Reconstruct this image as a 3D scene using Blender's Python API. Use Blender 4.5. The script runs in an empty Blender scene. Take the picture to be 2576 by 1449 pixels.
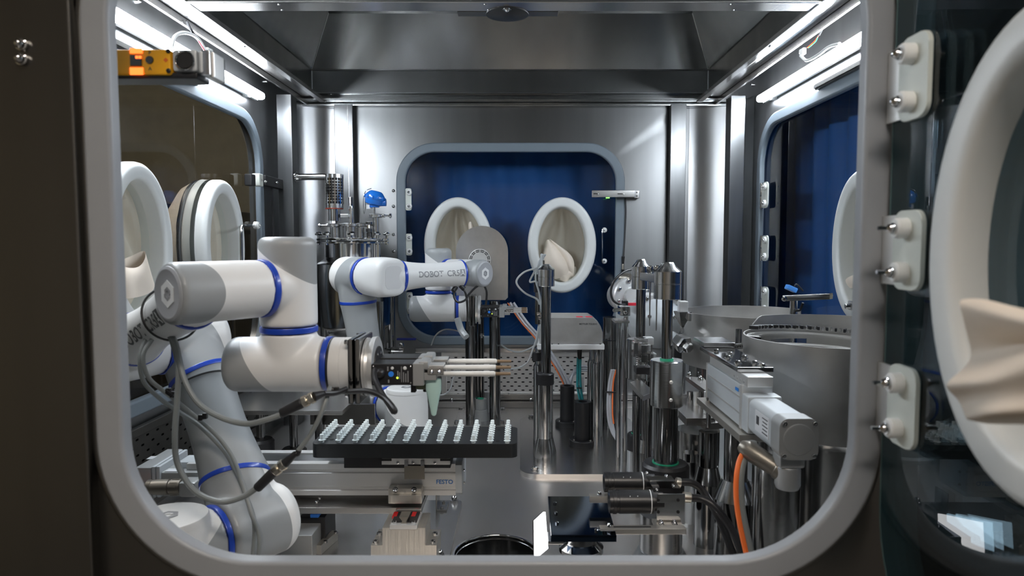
import bpy, bmesh, math, random
from mathutils import Vector, Matrix, noise
random.seed(7)
PI = math.pi
V = Vector
sc = bpy.context.scene

# ------------------------------------------------------------------ camera
F = 1717.0                      # focal length in pixels (24 mm on 36 mm, image 2576 x 1449)
TILT = math.radians(3.75)
CAMZ = 0.65                     # camera height over the machine deck (deck = z 0)
VPX = 1310.0
cam_d = bpy.data.cameras.new('camera')
cam = bpy.data.objects.new('camera', cam_d)
sc.collection.objects.link(cam)
cam.location = (0, 0, CAMZ)
cam.rotation_euler = (PI/2 - TILT, 0, 0)
cam_d.sensor_width = 36.0
cam_d.lens = 36.0 * F / 2576.0
cam_d.shift_x = -(VPX - 1288.0) / 2576.0
cam_d.clip_start = 0.05
cam_d.dof.use_dof = True
cam_d.dof.focus_distance = 1.9
cam_d.dof.aperture_fstop = 6.3
sc.camera = cam

# ------------------------------------------------------------------ world, light, exposure
w = bpy.data.worlds.new('world'); sc.world = w; w.use_nodes = True
w.node_tree.nodes['Background'].inputs[0].default_value = (0.75, 0.8, 0.9, 1)
w.node_tree.nodes['Background'].inputs[1].default_value = 0.02
sc.view_settings.view_transform = 'Standard'
sc.view_settings.look = 'None'
sc.view_settings.gamma = 1
sc.view_settings.use_curve_mapping = False
sc.view_settings.exposure = 0.55
LED = 60.0          # strength of the LED tubes
ROOM = 34.0          # strength of the ceiling lamps of the outer room
def area(name, loc, size, power, color, rot=(0, 0, 0), sy=None):
    l = bpy.data.lights.new(name, 'AREA'); l.energy = power; l.color = color
    l.shape = 'RECTANGLE'; l.size = size; l.size_y = sy or size
    o = bpy.data.objects.new(name, l); sc.collection.objects.link(o)
    o.location = loc; o.rotation_euler = rot
    return o

# ------------------------------------------------------------------ pixel helpers (2576 x 1449 frame)
CT, ST = math.cos(TILT), math.sin(TILT)
def ray(px, py):
    a = (px - VPX) / F; b = (724.5 - py) / F
    return V((a, CT + b*ST, -ST + b*CT))
def W(px, py, d):               # the point seen at a pixel, at room depth d
    r = ray(px, py); r = r * (d / r.y)
    return V((r.x, r.y, r.z + CAMZ))
def D(px, py, z=0.0):           # the point seen at a pixel, on the level z
    r = ray(px, py); k = (z - CAMZ) / r.z
    return V((r.x*k, r.y*k, z))
def XW(px, py, X):              # the point seen at a pixel on the side wall plane x = X
    r = ray(px, py); k = X / r.x
    return V((X, r.y*k, r.z*k + CAMZ))
def Xat(px, d, py=612): return W(px, py, d).x
def Zat(py, d): return W(VPX, py, d).z

# ------------------------------------------------------------------ materials
MATS = {}
def nt(m): return m.node_tree.nodes, m.node_tree.links
def principled(name, col, rough=0.5, metal=0.0, spec=0.5, emis=None, es=0, brush=None, bstr=0.12, mottle=0.0, coat=0, trans=0, rvar=0.0, sss=0, mscale=6.0, streak=None, bdet=3):
    if name in MATS: return MATS[name]
    m = bpy.data.materials.new(name); m.use_nodes = True; N, L = nt(m)
    b = N['Principled BSDF']
    b.inputs['Base Color'].default_value = (*col, 1)
    b.inputs['Roughness'].default_value = rough
    b.inputs['Metallic'].default_value = metal
    b.inputs['Specular IOR Level'].default_value = spec
    b.inputs['Coat Weight'].default_value = coat
    b.inputs['Transmission Weight'].default_value = trans
    if sss:
        b.inputs['Subsurface Weight'].default_value = sss
        b.inputs['Subsurface Radius'].default_value = (0.01, 0.01, 0.01)
    if emis:
        b.inputs['Emission Color'].default_value = (*emis, 1); b.inputs['Emission Strength'].default_value = es
    tc = N.new('ShaderNodeTexCoord')
    if brush:
        mp = N.new('ShaderNodeMapping'); mp.inputs['Scale'].default_value = brush
        L.new(tc.outputs['Object'], mp.inputs[0])
        nz = N.new('ShaderNodeTexNoise'); nz.inputs['Scale'].default_value = 1.0; nz.inputs['Detail'].default_value = bdet
        L.new(mp.outputs[0], nz.inputs[0])
        bp = N.new('ShaderNodeBump'); bp.inputs['Strength'].default_value = bstr; bp.inputs['Distance'].default_value = 0.0012
        L.new(nz.outputs[0], bp.inputs['Height']); L.new(bp.outputs[0], b.inputs['Normal'])
    if mottle or rvar:
        n2 = N.new('ShaderNodeTexNoise'); n2.inputs['Scale'].default_value = mscale; n2.inputs['Detail'].default_value = 7; n2.inputs['Roughness'].default_value = 0.62
        if streak:
            m5 = N.new('ShaderNodeMapping'); m5.inputs['Scale'].default_value = streak; L.new(tc.outputs['Object'], m5.inputs[0]); L.new(m5.outputs[0], n2.inputs[0])
            n2.inputs['Detail'].default_value = 3; n2.inputs['Roughness'].default_value = 0.5; n2.inputs['Scale'].default_value = 1
        else: L.new(tc.outputs['Object'], n2.inputs[0])
        if mottle:
            mr = N.new('ShaderNodeMapRange'); mr.inputs[1].default_value = 0.3; mr.inputs[2].default_value = 0.7
            mr.inputs[3].default_value = 1 - mottle; mr.inputs[4].default_value = 1 + mottle
            L.new(n2.outputs[0], mr.inputs[0])
            mx = N.new('ShaderNodeMix'); mx.data_type = 'RGBA'; mx.blend_type = 'MULTIPLY'; mx.inputs[0].default_value = 1
            mx.inputs[6].default_value = (*col, 1); L.new(mr.outputs[0], mx.inputs[7]); L.new(mx.outputs[2], b.inputs['Base Color'])
        if rvar:
            m3 = N.new('ShaderNodeMapRange'); m3.inputs[1].default_value = 0.3; m3.inputs[2].default_value = 0.7
            m3.inputs[3].default_value = rough - rvar; m3.inputs[4].default_value = rough + rvar
            L.new(n2.outputs[0], m3.inputs[0]); L.new(m3.outputs[0], b.inputs['Roughness'])
    MATS[name] = m
    return m
def aniso(m, amt, rot=0.0, axis='Z'):
    N, L = nt(m); b = N['Principled BSDF']
    b.inputs['Anisotropic'].default_value = amt; b.inputs['Anisotropic Rotation'].default_value = rot
    t = N.new('ShaderNodeTangent'); t.direction_type = 'RADIAL'; t.axis = axis
    L.new(t.outputs[0], b.inputs['Tangent'])
    return m
def tang(m, amt, v):
    N, L = nt(m); b = N['Principled BSDF']; b.inputs['Anisotropic'].default_value = amt
    c = N.new('ShaderNodeCombineXYZ')
    for i in range(3): c.inputs[i].default_value = v[i]
    L.new(c.outputs[0], b.inputs['Tangent']); return m
STEEL_WALL = principled('steel_wall', (0.29, 0.295, 0.30), 0.33, 1, brush=(2.5, 2.5, 2.5), bstr=0.8, bdet=0, mottle=0.1, streak=(14, 14, .7))
STEEL_SIDE = principled('steel_side', (0.30, 0.305, 0.31), 0.34, 1, brush=(2.5, 2.5, 2.5), bstr=0.6, bdet=0, mottle=0.08, streak=(14, 14, .7))
STEEL_V = principled('steel_post', (0.55, 0.56, 0.57), 0.32, 1, brush=(2.5, 2.5, 2.5), bstr=0.8, bdet=0, mottle=0.08, streak=(20, 20, .8))
STEEL_HOOD = principled('steel_hood', (0.38, 0.39, 0.39), 0.21, 1, brush=(2.5, 2.5, 2.5), bstr=0.8, bdet=0, mottle=0.1, streak=(14, 14, 1))
STEEL_DECK = principled('steel_deck', (0.66, 0.64, 0.62), 0.34, 1, brush=(2.5, 2.5, 2.5), bstr=0.8, bdet=0, mottle=0.08, streak=(5, 1.5, 5))
STEEL_PLATE = principled('steel_plate', (0.60, 0.585, 0.57), 0.25, 1, brush=(2.5, 2.5, 2.5), bstr=0.8, bdet=0, mottle=0.06, streak=(6, 2, 6))
for m_ in (STEEL_WALL, STEEL_HOOD): tang(m_, .6, (0, 0, 1))
tang(STEEL_V, .6, (0, 0, 1))
STEEL_POST = principled('steel_bar', (0.19, 0.195, 0.20), 0.28, 1, brush=(2.5, 2.5, 2.5), bstr=0.8, bdet=0, mottle=0.10, streak=(30, 30, 2))
STEEL_ARCH = tang(principled('brushed_plate', (.85, .85, .84), .36, 1, mottle=.08, mscale=14), .85, (0, 0, 1))
for m_ in (STEEL_DECK, STEEL_PLATE): tang(m_, .5, (0, 1, 0))
PERF = principled('perforated_steel', (0.86, 0.84, 0.82), 0.48, 1, mottle=.04)
CHROME = principled('chrome', (0.60, 0.60, 0.60), 0.10, 1)
CHROME_DK = principled('chrome_dark', (0.30, 0.30, 0.30), 0.13, 1)
SATIN = principled('satin_steel', (0.56, 0.56, 0.56), 0.22, 1, brush=(5, 5, 400), bstr=0.10)
TURNED = principled('turned_steel', (0.52, 0.52, 0.52), 0.19, 1, brush=(5, 5, 300), bstr=0.08)
BOWL = principled('bowl_steel', (0.56, 0.55, 0.53), 0.40, 1, mottle=0.10, rvar=0.06, mscale=9)
ALU = principled('aluminium', (0.66, 0.66, 0.655), 0.40, 0.55, brush=(5, 200, 300), bstr=0.05, mottle=0.04)
ALU_LT = principled('aluminium_light', (0.74, 0.74, 0.73), 0.36, 0.7)
ALU_MILL = principled('aluminium_milled', (0.66, 0.63, 0.58), 0.34, 0.9, brush=(260, 8, 8), bstr=0.25)
STEEL_EXT = principled('steel_exterior', (0.17, 0.165, 0.155), 0.33, 1, brush=(2.5, 2.5, 2.5), bstr=0.8, bdet=0, mottle=0.08, streak=(8, 8, .6))
STEEL_GLV = principled('steel_valve', (0.44, 0.44, 0.44), 0.14, 1)
GASKET = principled('grey_gasket', (0.27, 0.285, 0.305), 0.42, 0, mottle=0.06)
GASKET_DK = principled('window_gasket', (0.155, 0.19, 0.225), 0.45, 0, mottle=0.06)
BLACK = principled('black_plastic', (0.012, 0.012, 0.013), 0.35)
BLACK_M = principled('black_anodised', (0.016, 0.016, 0.018), 0.42, 0.2, mottle=0.15)
RACKM = principled('black_acetal', (0.016, 0.017, 0.018), 0.36, 0, spec=0.5, brush=(6, 160, 6), bstr=0.05)
DARK = principled('dark_void', (0.006, 0.006, 0.007), 0.7)
RUBBER = principled('rubber_cable', (0.02, 0.02, 0.022), 0.4)
GREYC = principled('grey_cable', (0.20, 0.215, 0.215), 0.45)
TUBE = principled('clear_tube', (0.60, 0.63, 0.64), 0.28, 0, trans=0.35)
TUBEG = principled('light_tube', (0.42, 0.43, 0.46), 0.35)
ORANGE = principled('orange_stripe', (0.80, 0.16, 0.03), 0.45)
TEAL = principled('teal_cable', (0.02, 0.25, 0.27), 0.45)
GREEN = principled('green_seal', (0.01, 0.26, 0.14), 0.4)
BLUE = principled('blue_ring', (0.012, 0.055, 0.42), 0.35, coat=0.3)
BLUEP = principled('blue_paint', (0.01, 0.14, 0.55), 0.25, coat=0.5)
NAVY = principled('navy_handle', (0.01, 0.02, 0.22), 0.4)
WHITEP = principled('white_ring_plastic', (0.74, 0.76, 0.75), 0.38, 0, sss=0.15)
PLATEW = principled('white_plate', (0.62, 0.65, 0.60), 0.35)
NYLON = principled('white_nylon', (0.80, 0.81, 0.80), 0.4, sss=0.1)
PLUGM = principled('milky_plastic', (0.74, 0.80, 0.80), 0.35, 0, sss=0.25)
TAPE = principled('white_tape', (0.66, 0.65, 0.62), 0.7, mottle=0.08, mscale=60)
WOODT = principled('finger_tip', (0.22, 0.15, 0.09), 0.6)
NICKEL = principled('nickel', (0.72, 0.66, 0.56), 0.3, 1)
YELLOW = principled('yellow_plastic', (0.98, 0.47, 0.012), 0.42)
REDG = principled('red_plastic', (0.45, 0.01, 0.01), 0.4)
GREYP = principled('grey_cast', (0.40, 0.41, 0.41), 0.42, 0.5)
GREYL = principled('light_grey_cast', (0.50, 0.53, 0.55), 0.45, 0.25)
GREYBR = principled('grey_brown_metal', (0.24, 0.22, 0.19), 0.4, 0.8)
LABELM = principled('paper_label', (0.62, 0.63, 0.65), 0.5)
INK = principled('dark_ink', (0.05, 0.05, 0.055), 0.6)
INKG = principled('grey_ink', (0.27, 0.275, 0.285), 0.5)
INKB = principled('blue_ink', (0.015, 0.16, 0.50), 0.5)
WHITEI = principled('white_ink', (0.75, 0.76, 0.76), 0.5)
ROBW = principled('robot_white', (0.74, 0.74, 0.73), 0.38)
ROBG = principled('robot_grey', (0.29, 0.305, 0.31), 0.40)
GREENT = principled('pale_green_acetal', (0.50, 0.72, 0.68), 0.4, sss=0.1)
OLIVE = principled('outer_wall_paint', (0.44, 0.39, 0.27), 0.8, mottle=0.1)
OUTW = principled('outer_wall_grey', (0.50, 0.50, 0.50), 0.8)
OUTF = principled('outer_floor_paint', (0.16, 0.155, 0.15), 0.5)
LEDM = principled('led_tube', (0.9, 0.9, 0.9), 0.4, emis=(0.86, 0.93, 1.0), es=LED)
PANELW = principled('light_panel_face', (0.9, 0.9, 0.9), 0.4, emis=(1, 1, 1), es=3.0)
LAMPW = principled('ceiling_lamp_face', (0.9, 0.9, 0.85), 0.4, emis=(1.0, 0.90, 0.80), es=ROOM)
REDE = principled('red_indicator', (0.9, 0.1, 0.02), 0.4, emis=(1, 0.12, 0.02), es=2.5)
GRNE = principled('green_indicator', (0.1, 0.8, 0.1), 0.4, emis=(0.2, 1, 0.1), es=2.0)
YLE = principled('yellow_green_indicator', (0.6, 0.9, 0.1), 0.4, emis=(0.6, 1, 0.05), es=1.5)
BLUEE = principled('blue_button', (0.03, 0.25, 0.9), 0.4)
PINK = principled('red_mark', (0.75, 0.03, 0.06), 0.5)

def glass(name, tint, amt=1.0, ior=1.5):
    m = bpy.data.materials.new(name); m.use_nodes = True; N, L = nt(m); N.clear()
    out = N.new('ShaderNodeOutputMaterial'); tr = N.new('ShaderNodeBsdfTransparent'); gl = N.new('ShaderNodeBsdfGlossy')
    tr.inputs[0].default_value = (*tint, 1); gl.inputs['Roughness'].default_value = 0.01; gl.inputs[0].default_value = (1, 1, 1, 1)
    fr = N.new('ShaderNodeFresnel'); fr.inputs[0].default_value = ior
    mu = N.new('ShaderNodeMath'); mu.operation = 'MULTIPLY'; mu.inputs[1].default_value = amt
    mx = N.new('ShaderNodeMixShader')
    L.new(fr.outputs[0], mu.inputs[0]); L.new(mu.outputs[0], mx.inputs[0]); L.new(tr.outputs[0], mx.inputs[1]); L.new(gl.outputs[0], mx.inputs[2])
    L.new(mx.outputs[0], out.inputs[0])
    return m
GLASS = glass('window_glass', (0.93, 0.97, 0.97), .75)
GLASS_R = glass('door_glass', (0.55, 0.68, 0.76), .9)
def cloth(name, col, dark, scale):
    m = bpy.data.materials.new(name); m.use_nodes = True; N, L = nt(m); b = N['Principled BSDF']
    tc = N.new('ShaderNodeTexCoord'); nz = N.new('ShaderNodeTexNoise'); nz.inputs['Scale'].default_value = scale; nz.inputs['Detail'].default_value = 5
    cr = N.new('ShaderNodeMix'); cr.data_type = 'RGBA'; cr.inputs[6].default_value = (*dark, 1); cr.inputs[7].default_value = (*col, 1)
    L.new(tc.outputs['Object'], nz.inputs[0]); L.new(nz.outputs[0], cr.inputs[0]); L.new(cr.outputs[2], b.inputs['Base Color'])
    b.inputs['Roughness'].default_value = 0.7
    return m
CURT = cloth('blue_curtain', (0.002, 0.115, 0.40), (0.001, 0.065, 0.27), 3)
GLOVE = cloth('cream_glove', (0.82, 0.73, 0.63), (0.74, 0.64, 0.53), 12)

def twotone(name, white, grey, nrm, c, rough=0.38):
    """white where dot(p, nrm) > c in the object's own space (painted pattern)"""
    m = bpy.data.materials.new(name); m.use_nodes = True; N, L = nt(m); b = N['Principled BSDF']
    tc = N.new('ShaderNodeTexCoord'); dt = N.new('ShaderNodeVectorMath'); dt.operation = 'DOT_PRODUCT'
    dt.inputs[1].default_value = nrm
    g = N.new('ShaderNodeMath'); g.operation = 'GREATER_THAN'; g.inputs[1].default_value = c
    mx = N.new('ShaderNodeMix'); mx.data_type = 'RGBA'; mx.inputs[6].default_value = (*grey, 1); mx.inputs[7].default_value = (*white, 1)
    L.new(tc.outputs['Object'], dt.inputs[0]); L.new(dt.outputs['Value'], g.inputs[0]); L.new(g.outputs[0], mx.inputs[0])
    L.new(mx.outputs[2], b.inputs['Base Color']); b.inputs['Roughness'].default_value = rough
    return m

# ------------------------------------------------------------------ mesh helpers
def basis(n, up=None):
    n = V(n).normalized(); up = V(up) if up else (V((0, 0, 1)) if abs(n.z) < 0.95 else V((0, 1, 0)))
    x = up.cross(n).normalized(); y = n.cross(x).normalized()
    return x, y, n
def bxc(bm, c, s, R=None, bev=0.0, seg=2):
    """box at centre c with sizes s, R = (ax, ay, az)"""
    ax, ay, az = R or (V((1, 0, 0)), V((0, 1, 0)), V((0, 0, 1)))
    vs = []
    for i in (-1, 1):
        for j in (-1, 1):
            for k in (-1, 1):
                vs.append(bm.verts.new(V(c) + ax*(i*s[0]/2) + ay*(j*s[1]/2) + az*(k*s[2]/2)))
    idx = [(0, 1, 3, 2), (4, 6, 7, 5), (0, 4, 5, 1), (2, 3, 7, 6), (0, 2, 6, 4), (1, 5, 7, 3)]
    fs = [bm.faces.new([vs[i] for i in f]) for f in idx]
    if bev > 0:
        es = list({e for f in fs for e in f.edges})
        bmesh.ops.bevel(bm, geom=es, offset=bev, segments=seg, affect='EDGES', profile=0.5, clamp_overlap=True)
def bx(bm, x0, x1, y0, y1, z0, z1, bev=0.0, seg=2):
    bxc(bm, ((x0+x1)/2, (y0+y1)/2, (z0+z1)/2), (abs(x1-x0), abs(y1-y0), abs(z1-z0)), None, bev, seg)
def lathe(bm, p, n, prof, seg=32, up=None, cap=True, sx=1.0, sy=1.0):
    """prof: list of (t along n, radius)"""
    x, y, n = basis(n, up); p = V(p); rings = []
    for t, r in prof:
        if r <= 1e-6: rings.append([bm.verts.new(p + n*t)])
        else: rings.append([bm.verts.new(p + n*t + x*(r*sx*math.cos(2*PI*i/seg)) + y*(r*sy*math.sin(2*PI*i/seg))) for i in range(seg)])
    for a, b in zip(rings, rings[1:]):
        for i in range(seg):
            j = (i+1) % seg
            if len(a) == 1 and len(b) == 1: continue
            if len(a) == 1: bm.faces.new((a[0], b[j], b[i]))
            elif len(b) == 1: bm.faces.new((a[i], a[j], b[0]))
            else: bm.faces.new((a[i], a[j], b[j], b[i]))
    if cap:
        if len(rings[0]) > 1: bm.faces.new(list(reversed(rings[0])))
        if len(rings[-1]) > 1: bm.faces.new(rings[-1])
def cyl(bm, p0, p1, r, r1=None, seg=28, bev=0.0):
    p0 = V(p0); p1 = V(p1); L = (p1-p0).length; r1 = r if r1 is None else r1
    if bev > 0: prof = [(0, r-bev), (bev*.3, r-bev*.3), (bev, r), (L-bev, r1), (L-bev*.3, r1-bev*.3), (L, r1-bev)]
    else: prof = [(0, r), (L, r1)]
    lathe(bm, p0, p1-p0, prof, seg)
def smooth_path(pts, sub=8):
    pts = [V(p) for p in pts]
    if len(pts) < 3: return pts
    out = []
    P = [pts[0]*2-pts[1]] + pts + [pts[-1]*2-pts[-2]]
    for i in range(1, len(P)-2):
        p0, p1, p2, p3 = P[i-1:i+3]
        for k in range(sub):
            t = k/sub
            out.append(0.5*((2*p1) + (p2-p0)*t + (2*p0-5*p1+4*p2-p3)*t*t + (3*p1-p0-3*p2+p3)*t**3))
    out.append(pts[-1])
    return out
def tube(bm, pts, r, seg=10, sub=8, off=None, arc=None):
    """round cable along a smooth path; arc=(a0,a1,r2) draws only a stripe of the jacket"""
    P = smooth_path(pts, sub); rings = []; prevx = None
    for i, p in enumerate(P):
        t = (P[min(i+1, len(P)-1)] - P[max(i-1, 0)]).normalized()
        if prevx is None:
            prevx = (V((0, 0, 1)) if abs(t.z) < 0.9 else V((1, 0, 0)))
            prevx = (prevx - t*prevx.dot(t)).normalized()
        else:
            prevx = (prevx - t*prevx.dot(t)).normalized()
        y = t.cross(prevx)
        if off: rings.append([bm.verts.new(p + V(off)*1.0 + prevx*(r*math.cos(2*PI*k/seg)) + y*(r*math.sin(2*PI*k/seg))) for k in range(seg)])
        else: rings.append([bm.verts.new(p + prevx*(r*math.cos(2*PI*k/seg)) + y*(r*math.sin(2*PI*k/seg))) for k in range(seg)])
    for a, b in zip(rings, rings[1:]):
        for k in range(seg):
            j = (k+1) % seg
            bm.faces.new((a[k], a[j], b[j], b[k]))
    bm.faces.new(list(reversed(rings[0]))); bm.faces.new(rings[-1])
def rrect(w, h, r, n=8):
    pts = []
    for cx, cy, a0 in ((w/2-r, h/2-r, 0), (-w/2+r, h/2-r, 90), (-w/2+r, -h/2+r, 180), (w/2-r, -h/2+r, 270)):
        for i in range(n+1):
            a = math.radians(a0 + 90*i/n); pts.append((cx + r*math.cos(a), cy + r*math.sin(a)))
    return pts
def ell(a, b, n=64): return [(a*math.cos(2*PI*i/n), b*math.sin(2*PI*i/n)) for i in range(n)]
def prism(bm, pts, o, ax, ay, n, depth, bev=0.0, holes=None):
    """extrude a 2-D outline; o = origin, ax/ay = plane axes, along n by depth"""
    o = V(o); ax = V(ax); ay = V(ay); n = V(n)
    a = [bm.verts.new(o + ax*u + ay*v) for u, v in pts]
    b = [bm.verts.new(o + ax*u + ay*v + n*depth) for u, v in pts]
    N = len(pts); fs = []
    f0 = bm.faces.new(list(reversed(a))); f1 = bm.faces.new(b)
    for i in range(N): fs.append(bm.faces.new((a[i], a[(i+1) % N], b[(i+1) % N], b[i])))
    if bev > 0: bmesh.ops.bevel(bm, geom=list(f1.edges), offset=bev, segments=2, affect='EDGES', profile=0.5, clamp_overlap=True)
def ringp(bm, outer, inner, o, ax, ay, n, depth, bev=0.0):
    """frame between two outlines with the same number of points"""
    o = V(o); ax = V(ax); ay = V(ay); n = V(n); N = len(outer)
    P = lambda q, t: bm.verts.new(o + ax*q[0] + ay*q[1] + n*t)
    A = [P(q, 0) for q in outer]; B = [P(q, depth) for q in outer]; C = [P(q, depth) for q in inner]; E = [P(q, 0) for q in inner]
    top = []
    for i in range(N):
        j = (i+1) % N
        bm.faces.new((A[i], A[j], B[j], B[i])); top.append(bm.faces.new((B[i], B[j], C[j], C[i])))
        bm.faces.new((C[i], C[j], E[j], E[i])); bm.faces.new((E[i], E[j], A[j], A[i]))
    if bev > 0:
        es = {e for f in top for e in f.edges if sum(1 for g in e.link_faces if g in top) == 1}
        bmesh.ops.bevel(bm, geom=list(es), offset=bev, segments=3, affect='EDGES', profile=0.5)
def rect_for(inner, w, h, cx=0, cy=0):
    """points on a rectangle matching the angles of the inner outline (for walls with a hole)"""
    out = []
    for u, v in inner:
        a = max(abs(u)/(w/2), abs(v)/(h/2)); out.append((u/a + 0, v/a + 0))
    return out
def finish(bm, sharp=35):
    bmesh.ops.recalc_face_normals(bm, faces=bm.faces)
    lim = math.radians(sharp)
    for f in bm.faces: f.smooth = True
    for e in bm.edges:
        if len(e.link_faces) == 2 and e.calc_face_angle(0) > lim: e.smooth = False
def NB(): return bmesh.new()
def link(o): sc.collection.objects.link(o)
def origin_of(root):
    return V(root['_o']) if root is not None and '_o' in root.keys() else V((0, 0, 0))
ALL = []
def thing(name, label, cat, loc, group=None):
    o = bpy.data.objects.new(name, None); link(o); o.empty_display_size = 0.05
    o.location = loc; o['_o'] = tuple(loc); o['label'] = label; o['category'] = cat
    if group: o['group'] = group
    return o
def wn(o):
    m = o.modifiers.new('normals', 'WEIGHTED_NORMAL'); m.keep_sharp = True; m.weight = 70
def part(name, bm, mat, parent, sharp=35, label=None, kind=None):
    """a child mesh; geometry is given in world coordinates"""
    org = origin_of(parent)
    finish(bm, sharp)
    bmesh.ops.translate(bm, verts=bm.verts, vec=-org)
    me = bpy.data.meshes.new(name); bm.to_mesh(me); bm.free()
    if isinstance(mat, (list, tuple)):
        for m in mat: me.materials.append(m)
    else: me.materials.append(mat)
    o = bpy.data.objects.new(name, me); link(o); o.parent = parent; o['_o'] = tuple(org)
    if label: o['label'] = label
    if kind: o['kind'] = kind
    if len(me.polygons) < 2500: wn(o)
    return o
def solo(name, bm, mat, label=None, cat=None, group=None, kind=None, loc=None, sharp=35):
    """a top-level thing that is one mesh"""
    finish(bm, sharp)
    if loc is None:
        if kind == 'structure': loc = V((0, 0, 0))
        else:
            xs = [v.co.x for v in bm.verts]; ys = [v.co.y for v in bm.verts]; zs = [v.co.z for v in bm.verts]
            loc = V(((min(xs)+max(xs))/2, (min(ys)+max(ys))/2, min(zs)))
    bmesh.ops.translate(bm, verts=bm.verts, vec=-V(loc))
    me = bpy.data.meshes.new(name); bm.to_mesh(me); bm.free(); me.materials.append(mat)
    o = bpy.data.objects.new(name, me); link(o); o.location = loc; o['_o'] = tuple(loc)
    if label: o['label'] = label
    if cat: o['category'] = cat
    if group: o['group'] = group
    if kind: o['kind'] = kind
    if len(me.polygons) < 2500: wn(o)
    return o
BOLTS = {}
def bolt(parent, p, n, r=0.006, style='hex', mat=None, name=None):
    """a small screw head as its own part, sharing mesh data"""
    key = (style, round(r, 4), (mat or CHROME).name)
    if key not in BOLTS:
        bm = NB()
        if style == 'hex':
            lathe(bm, (0, 0, 0), (0, 0, 1), [(0, r*1.35), (r*.15, r*1.35), (r*.2, r)], 12)
            lathe(bm, (0, 0, r*.2), (0, 0, 1), [(0, r), (r*.75, r), (r*.85, r*.8)], 6)
        elif style == 'cap':
            lathe(bm, (0, 0, 0), (0, 0, 1), [(0, r), (r*.9, r), (r, r*.85), (r, r*.5), (r*.5, r*.45)], 14)
        elif style == 'dome':
            lathe(bm, (0, 0, 0), (0, 0, 1), [(0, r), (r*.5, r), (r*.6, r*.8), (r*1.1, r*.72), (r*1.5, r*.4), (r*1.62, 0)], 14)
        elif style == 'button':
            lathe(bm, (0, 0, 0), (0, 0, 1), [(0, r), (r*.3, r*.9), (r*.5, r*.5), (r*.35, r*.4)], 14)
        finish(bm, 40)
        me = bpy.data.meshes.new(name or 'bolt'); bm.to_mesh(me); bm.free(); me.materials.append(mat or CHROME)
        BOLTS[key] = me
    o = bpy.data.objects.new(name or 'bolt', BOLTS[key]); link(o); o.parent = parent
    x, y, z = basis(n); org = origin_of(parent); p = V(p) - org
    o.matrix_local = Matrix(((x.x, y.x, z.x, p.x), (x.y, y.y, z.y, p.y), (x.z, y.z, z.z, p.z), (0, 0, 0, 1)))
    return o
TXT = {}
def text_mesh(s, size):
    k = (s, size)
    cu = bpy.data.curves.new('t', 'FONT'); cu.body = s; cu.size = size; cu.resolution_u = 4; cu.offset = size*.018
    o = bpy.data.objects.new('t', cu); link(o)
    dg = bpy.context.evaluated_depsgraph_get(); me = bpy.data.meshes.new_from_object(o.evaluated_get(dg))
    vs = [V(v.co) for v in me.vertices]; fs = [tuple(p.vertices) for p in me.polygons]
    bpy.data.objects.remove(o); bpy.data.curves.remove(cu); bpy.data.meshes.remove(me)
    return vs, fs
def text_flat(bm, s, size, o, ax, ay, n, lift=0.0006, bold=0.0, sx=1.0):
    vs, fs = text_mesh(s, size); o = V(o); ax = V(ax).normalized(); ay = V(ay).normalized(); n = V(n).normalized()
    nv = [bm.verts.new(o + ax*(v.x*sx) + ay*v.y + n*lift) for v in vs]
    for f in fs:
        try: bm.faces.new([nv[i] for i in f])
        except ValueError: pass
    xs = [v.x*sx for v in vs]
    return min(xs), max(xs)
# ================================================================== SETTING
X_L, X_R, Y_F, Y_B = -0.87, 0.85, 0.757, 2.71
AX, AY, AZ = V((1, 0, 0)), V((0, 1, 0)), V((0, 0, 1))
FLZ = 1.187                     # underside of the ceiling flange

# deck with a round opening near the window
bm = NB()
hc = D(1248, 1440, 0.0); hc = V((Xat(1248, 1.40, 1400), 1.385, 0)); HR = 0.084
inner = [(HR*math.cos(2*PI*i/64), HR*math.sin(2*PI*i/64)) for i in range(64)]
outer = [(u*3, v*3) for u, v in [(a/max(abs(a), abs(b)), b/max(abs(a), abs(b))) for a, b in inner]]
outer = [(max(X_L-hc.x-.1, min(X_R-hc.x+.1, u*2)), max(Y_F-.1-hc.y, min(Y_B-hc.y+.1, v*2))) for u, v in [(a/max(abs(a), abs(b)), b/max(abs(a), abs(b))) for a, b in inner]]
ringp(bm, outer, inner, hc - AZ*0.004, AX, AY, AZ, 0.004)
deck = solo('floor', bm, STEEL_DECK, kind='structure')
# steel sleeve of the round opening
bm = NB()
lathe(bm, hc - AZ*0.12, AZ, [(0, HR), (0.123, HR), (0.126, HR+.002), (0.126, HR+.006), (0.121, HR+.007), (0.118, HR-.001)], 64, cap=False)
lathe(bm, hc - AZ*0.12, AZ, [(0, 0), (0.001, HR)], 64, cap=False)
solo('deck_port', bm, CHROME, 'round polished steel well sunk in the machine deck by the front sill', 'well')

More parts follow.
